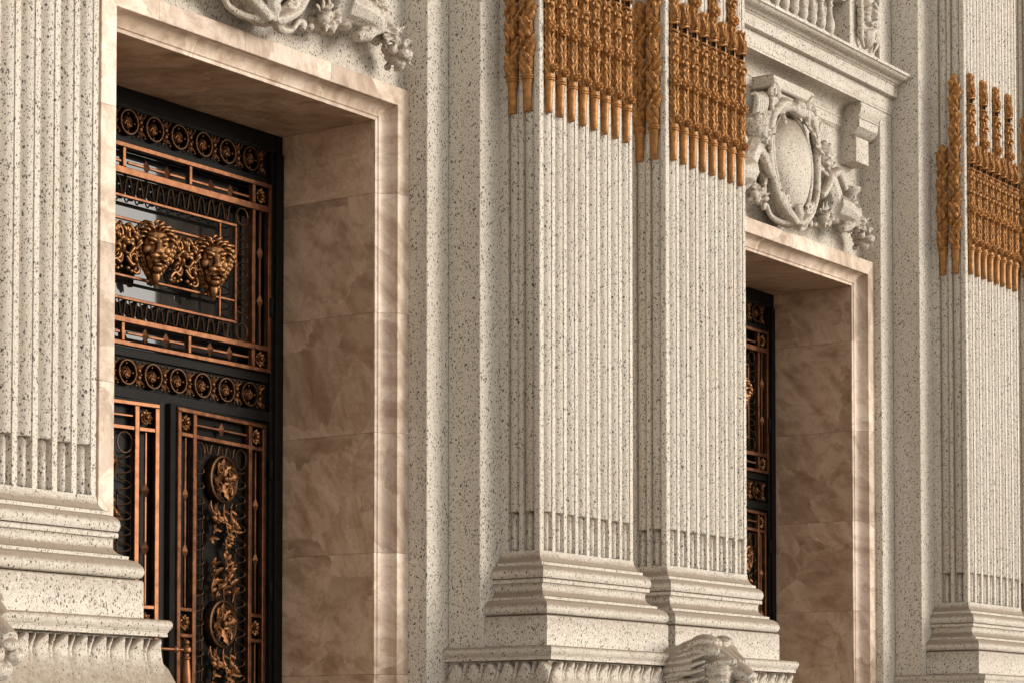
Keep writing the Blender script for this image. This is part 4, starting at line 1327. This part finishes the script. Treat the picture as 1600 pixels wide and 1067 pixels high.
bl = thing('balustrade', 'row of stone balusters and carved end pier on the cornice at the top', 'balustrade', (c2, 10.80, 8.2725))
MB().bbox(XA - c2, 21.0 - c2, -0.07, 0.05, 0.0, 0.19, 0.006).build('base_rail', M_GRAN, bl)
mb = MB().lathe([(0.040, 0.19), (0.046, 0.194), (0.046, 0.206), (0.034, 0.212), (0.036, 0.222), (0.044, 0.245), (0.0505, 0.275), (0.0505, 0.300), (0.045, 0.335), (0.034, 0.375), (0.027, 0.42), (0.025, 0.455), (0.027, 0.475), (0.036, 0.480), (0.037, 0.494), (0.028, 0.500), (0.027, 0.515), (0.030, 0.53), (0.040, 0.536), (0.041, 0.56), (0.036, 0.57)], n=18)
BAL = mb.mesh('baluster', M_CARVE, 40)
for k in range(14):
    put('baluster', BAL, bl, (20.758 - 0.18 * k - c2, -0.012, 0))
MB().bbox(XA - c2, 21.0 - c2, -0.075, 0.055, 0.571, 0.70, 0.008).build('top_rail', M_GRAN, bl)
MB().bbox(20.978 - c2, 21.512 - c2, 10.684 - 10.80, 0.07, 0.0, 0.78, 0.006).build('end_pier', M_GRAN, bl)
# mask carved on the pier
mb = MB(); B = mb.ball
mx, my, mz = 21.285 - c2, 10.684 - 10.80, 0.46
B((mx, my, mz), (0.16, 0.10, 0.22)); B((mx, my - 0.02, mz - 0.16), (0.10, 0.09, 0.12)); B((mx + 0.01, my - 0.02, mz - 0.20), (0.075, 0.07, 0.085))
for s_ in (-1, 1):
    B((mx + s_ * 0.07, my - 0.075, mz + 0.085), (0.055, 0.035, 0.024), Euler((0, s_ * 0.3, 0)))
    B((mx + s_ * 0.085, my - 0.06, mz - 0.01), (0.05, 0.05, 0.05))
    B((mx + s_ * 0.045, my - 0.095, mz - 0.065), (0.042, 0.03, 0.022))
    for k in range(4):
        mb.tube([(mx + s_ * 0.13, my - 0.03, mz + 0.2 - 0.09 * k), (mx + s_ * 0.185, my - 0.05, mz + 0.14 - 0.09 * k), (mx + s_ * 0.165, my - 0.045, mz + 0.05 - 0.09 * k), (mx + s_ * 0.10, my - 0.045, mz - 0.03 - 0.09 * k)], [0.028, 0.034, 0.028, 0.012], 6)
mb.tube([(mx, my - 0.085, mz + 0.09), (mx, my - 0.12, mz + 0.02), (mx, my - 0.125, mz - 0.02)], [0.022, 0.026, 0.03], 8)
B((mx, my - 0.085, mz - 0.125), (0.05, 0.03, 0.018))
put('carved_mask', remeshed(mb, 'carved_mask', M_CARVE, 0.009, 1, (0.03, 0.006)), bl)

# ------------------------------------------------------------------ bronze rail post before the nearer door
ps = thing('rail_post', 'turned copper post with ball finial before the nearer door', 'post', (12.215, 11.2, 0.0))
MB().lathe([(0.03, 0.16), (0.05, 0.165), (0.05, 0.22), (0.032, 0.25), (0.030, 1.2), (0.040, 1.9), (0.042, 2.02), (0.036, 2.10), (0.028, 2.20), (0.024, 2.232)], n=16).build('shaft', M_COPP, ps)
MB().lathe([(0.024, 2.2325), (0.030, 2.238), (0.031, 2.25), (0.022, 2.258), (0.020, 2.27), (0.022, 2.278), (0.034, 2.288), (0.036, 2.305), (0.030, 2.32), (0.020, 2.326), (0.016, 2.334), (0.022, 2.342), (0.023, 2.354), (0.016, 2.366), (0.004, 2.373)], n=16).build('finial', M_COPP, ps)
MB().tube([(-0.46, 0, 2.300), (-0.12, 0, 2.300), (-0.034, 0, 2.300)], 0.012, 10).build('handrail', M_COPP, ps)
MB().ball((-0.105, 0, 2.300), (0.024, 0.026, 0.026), nu=12, nv=8).build('collar', M_COPP, ps)
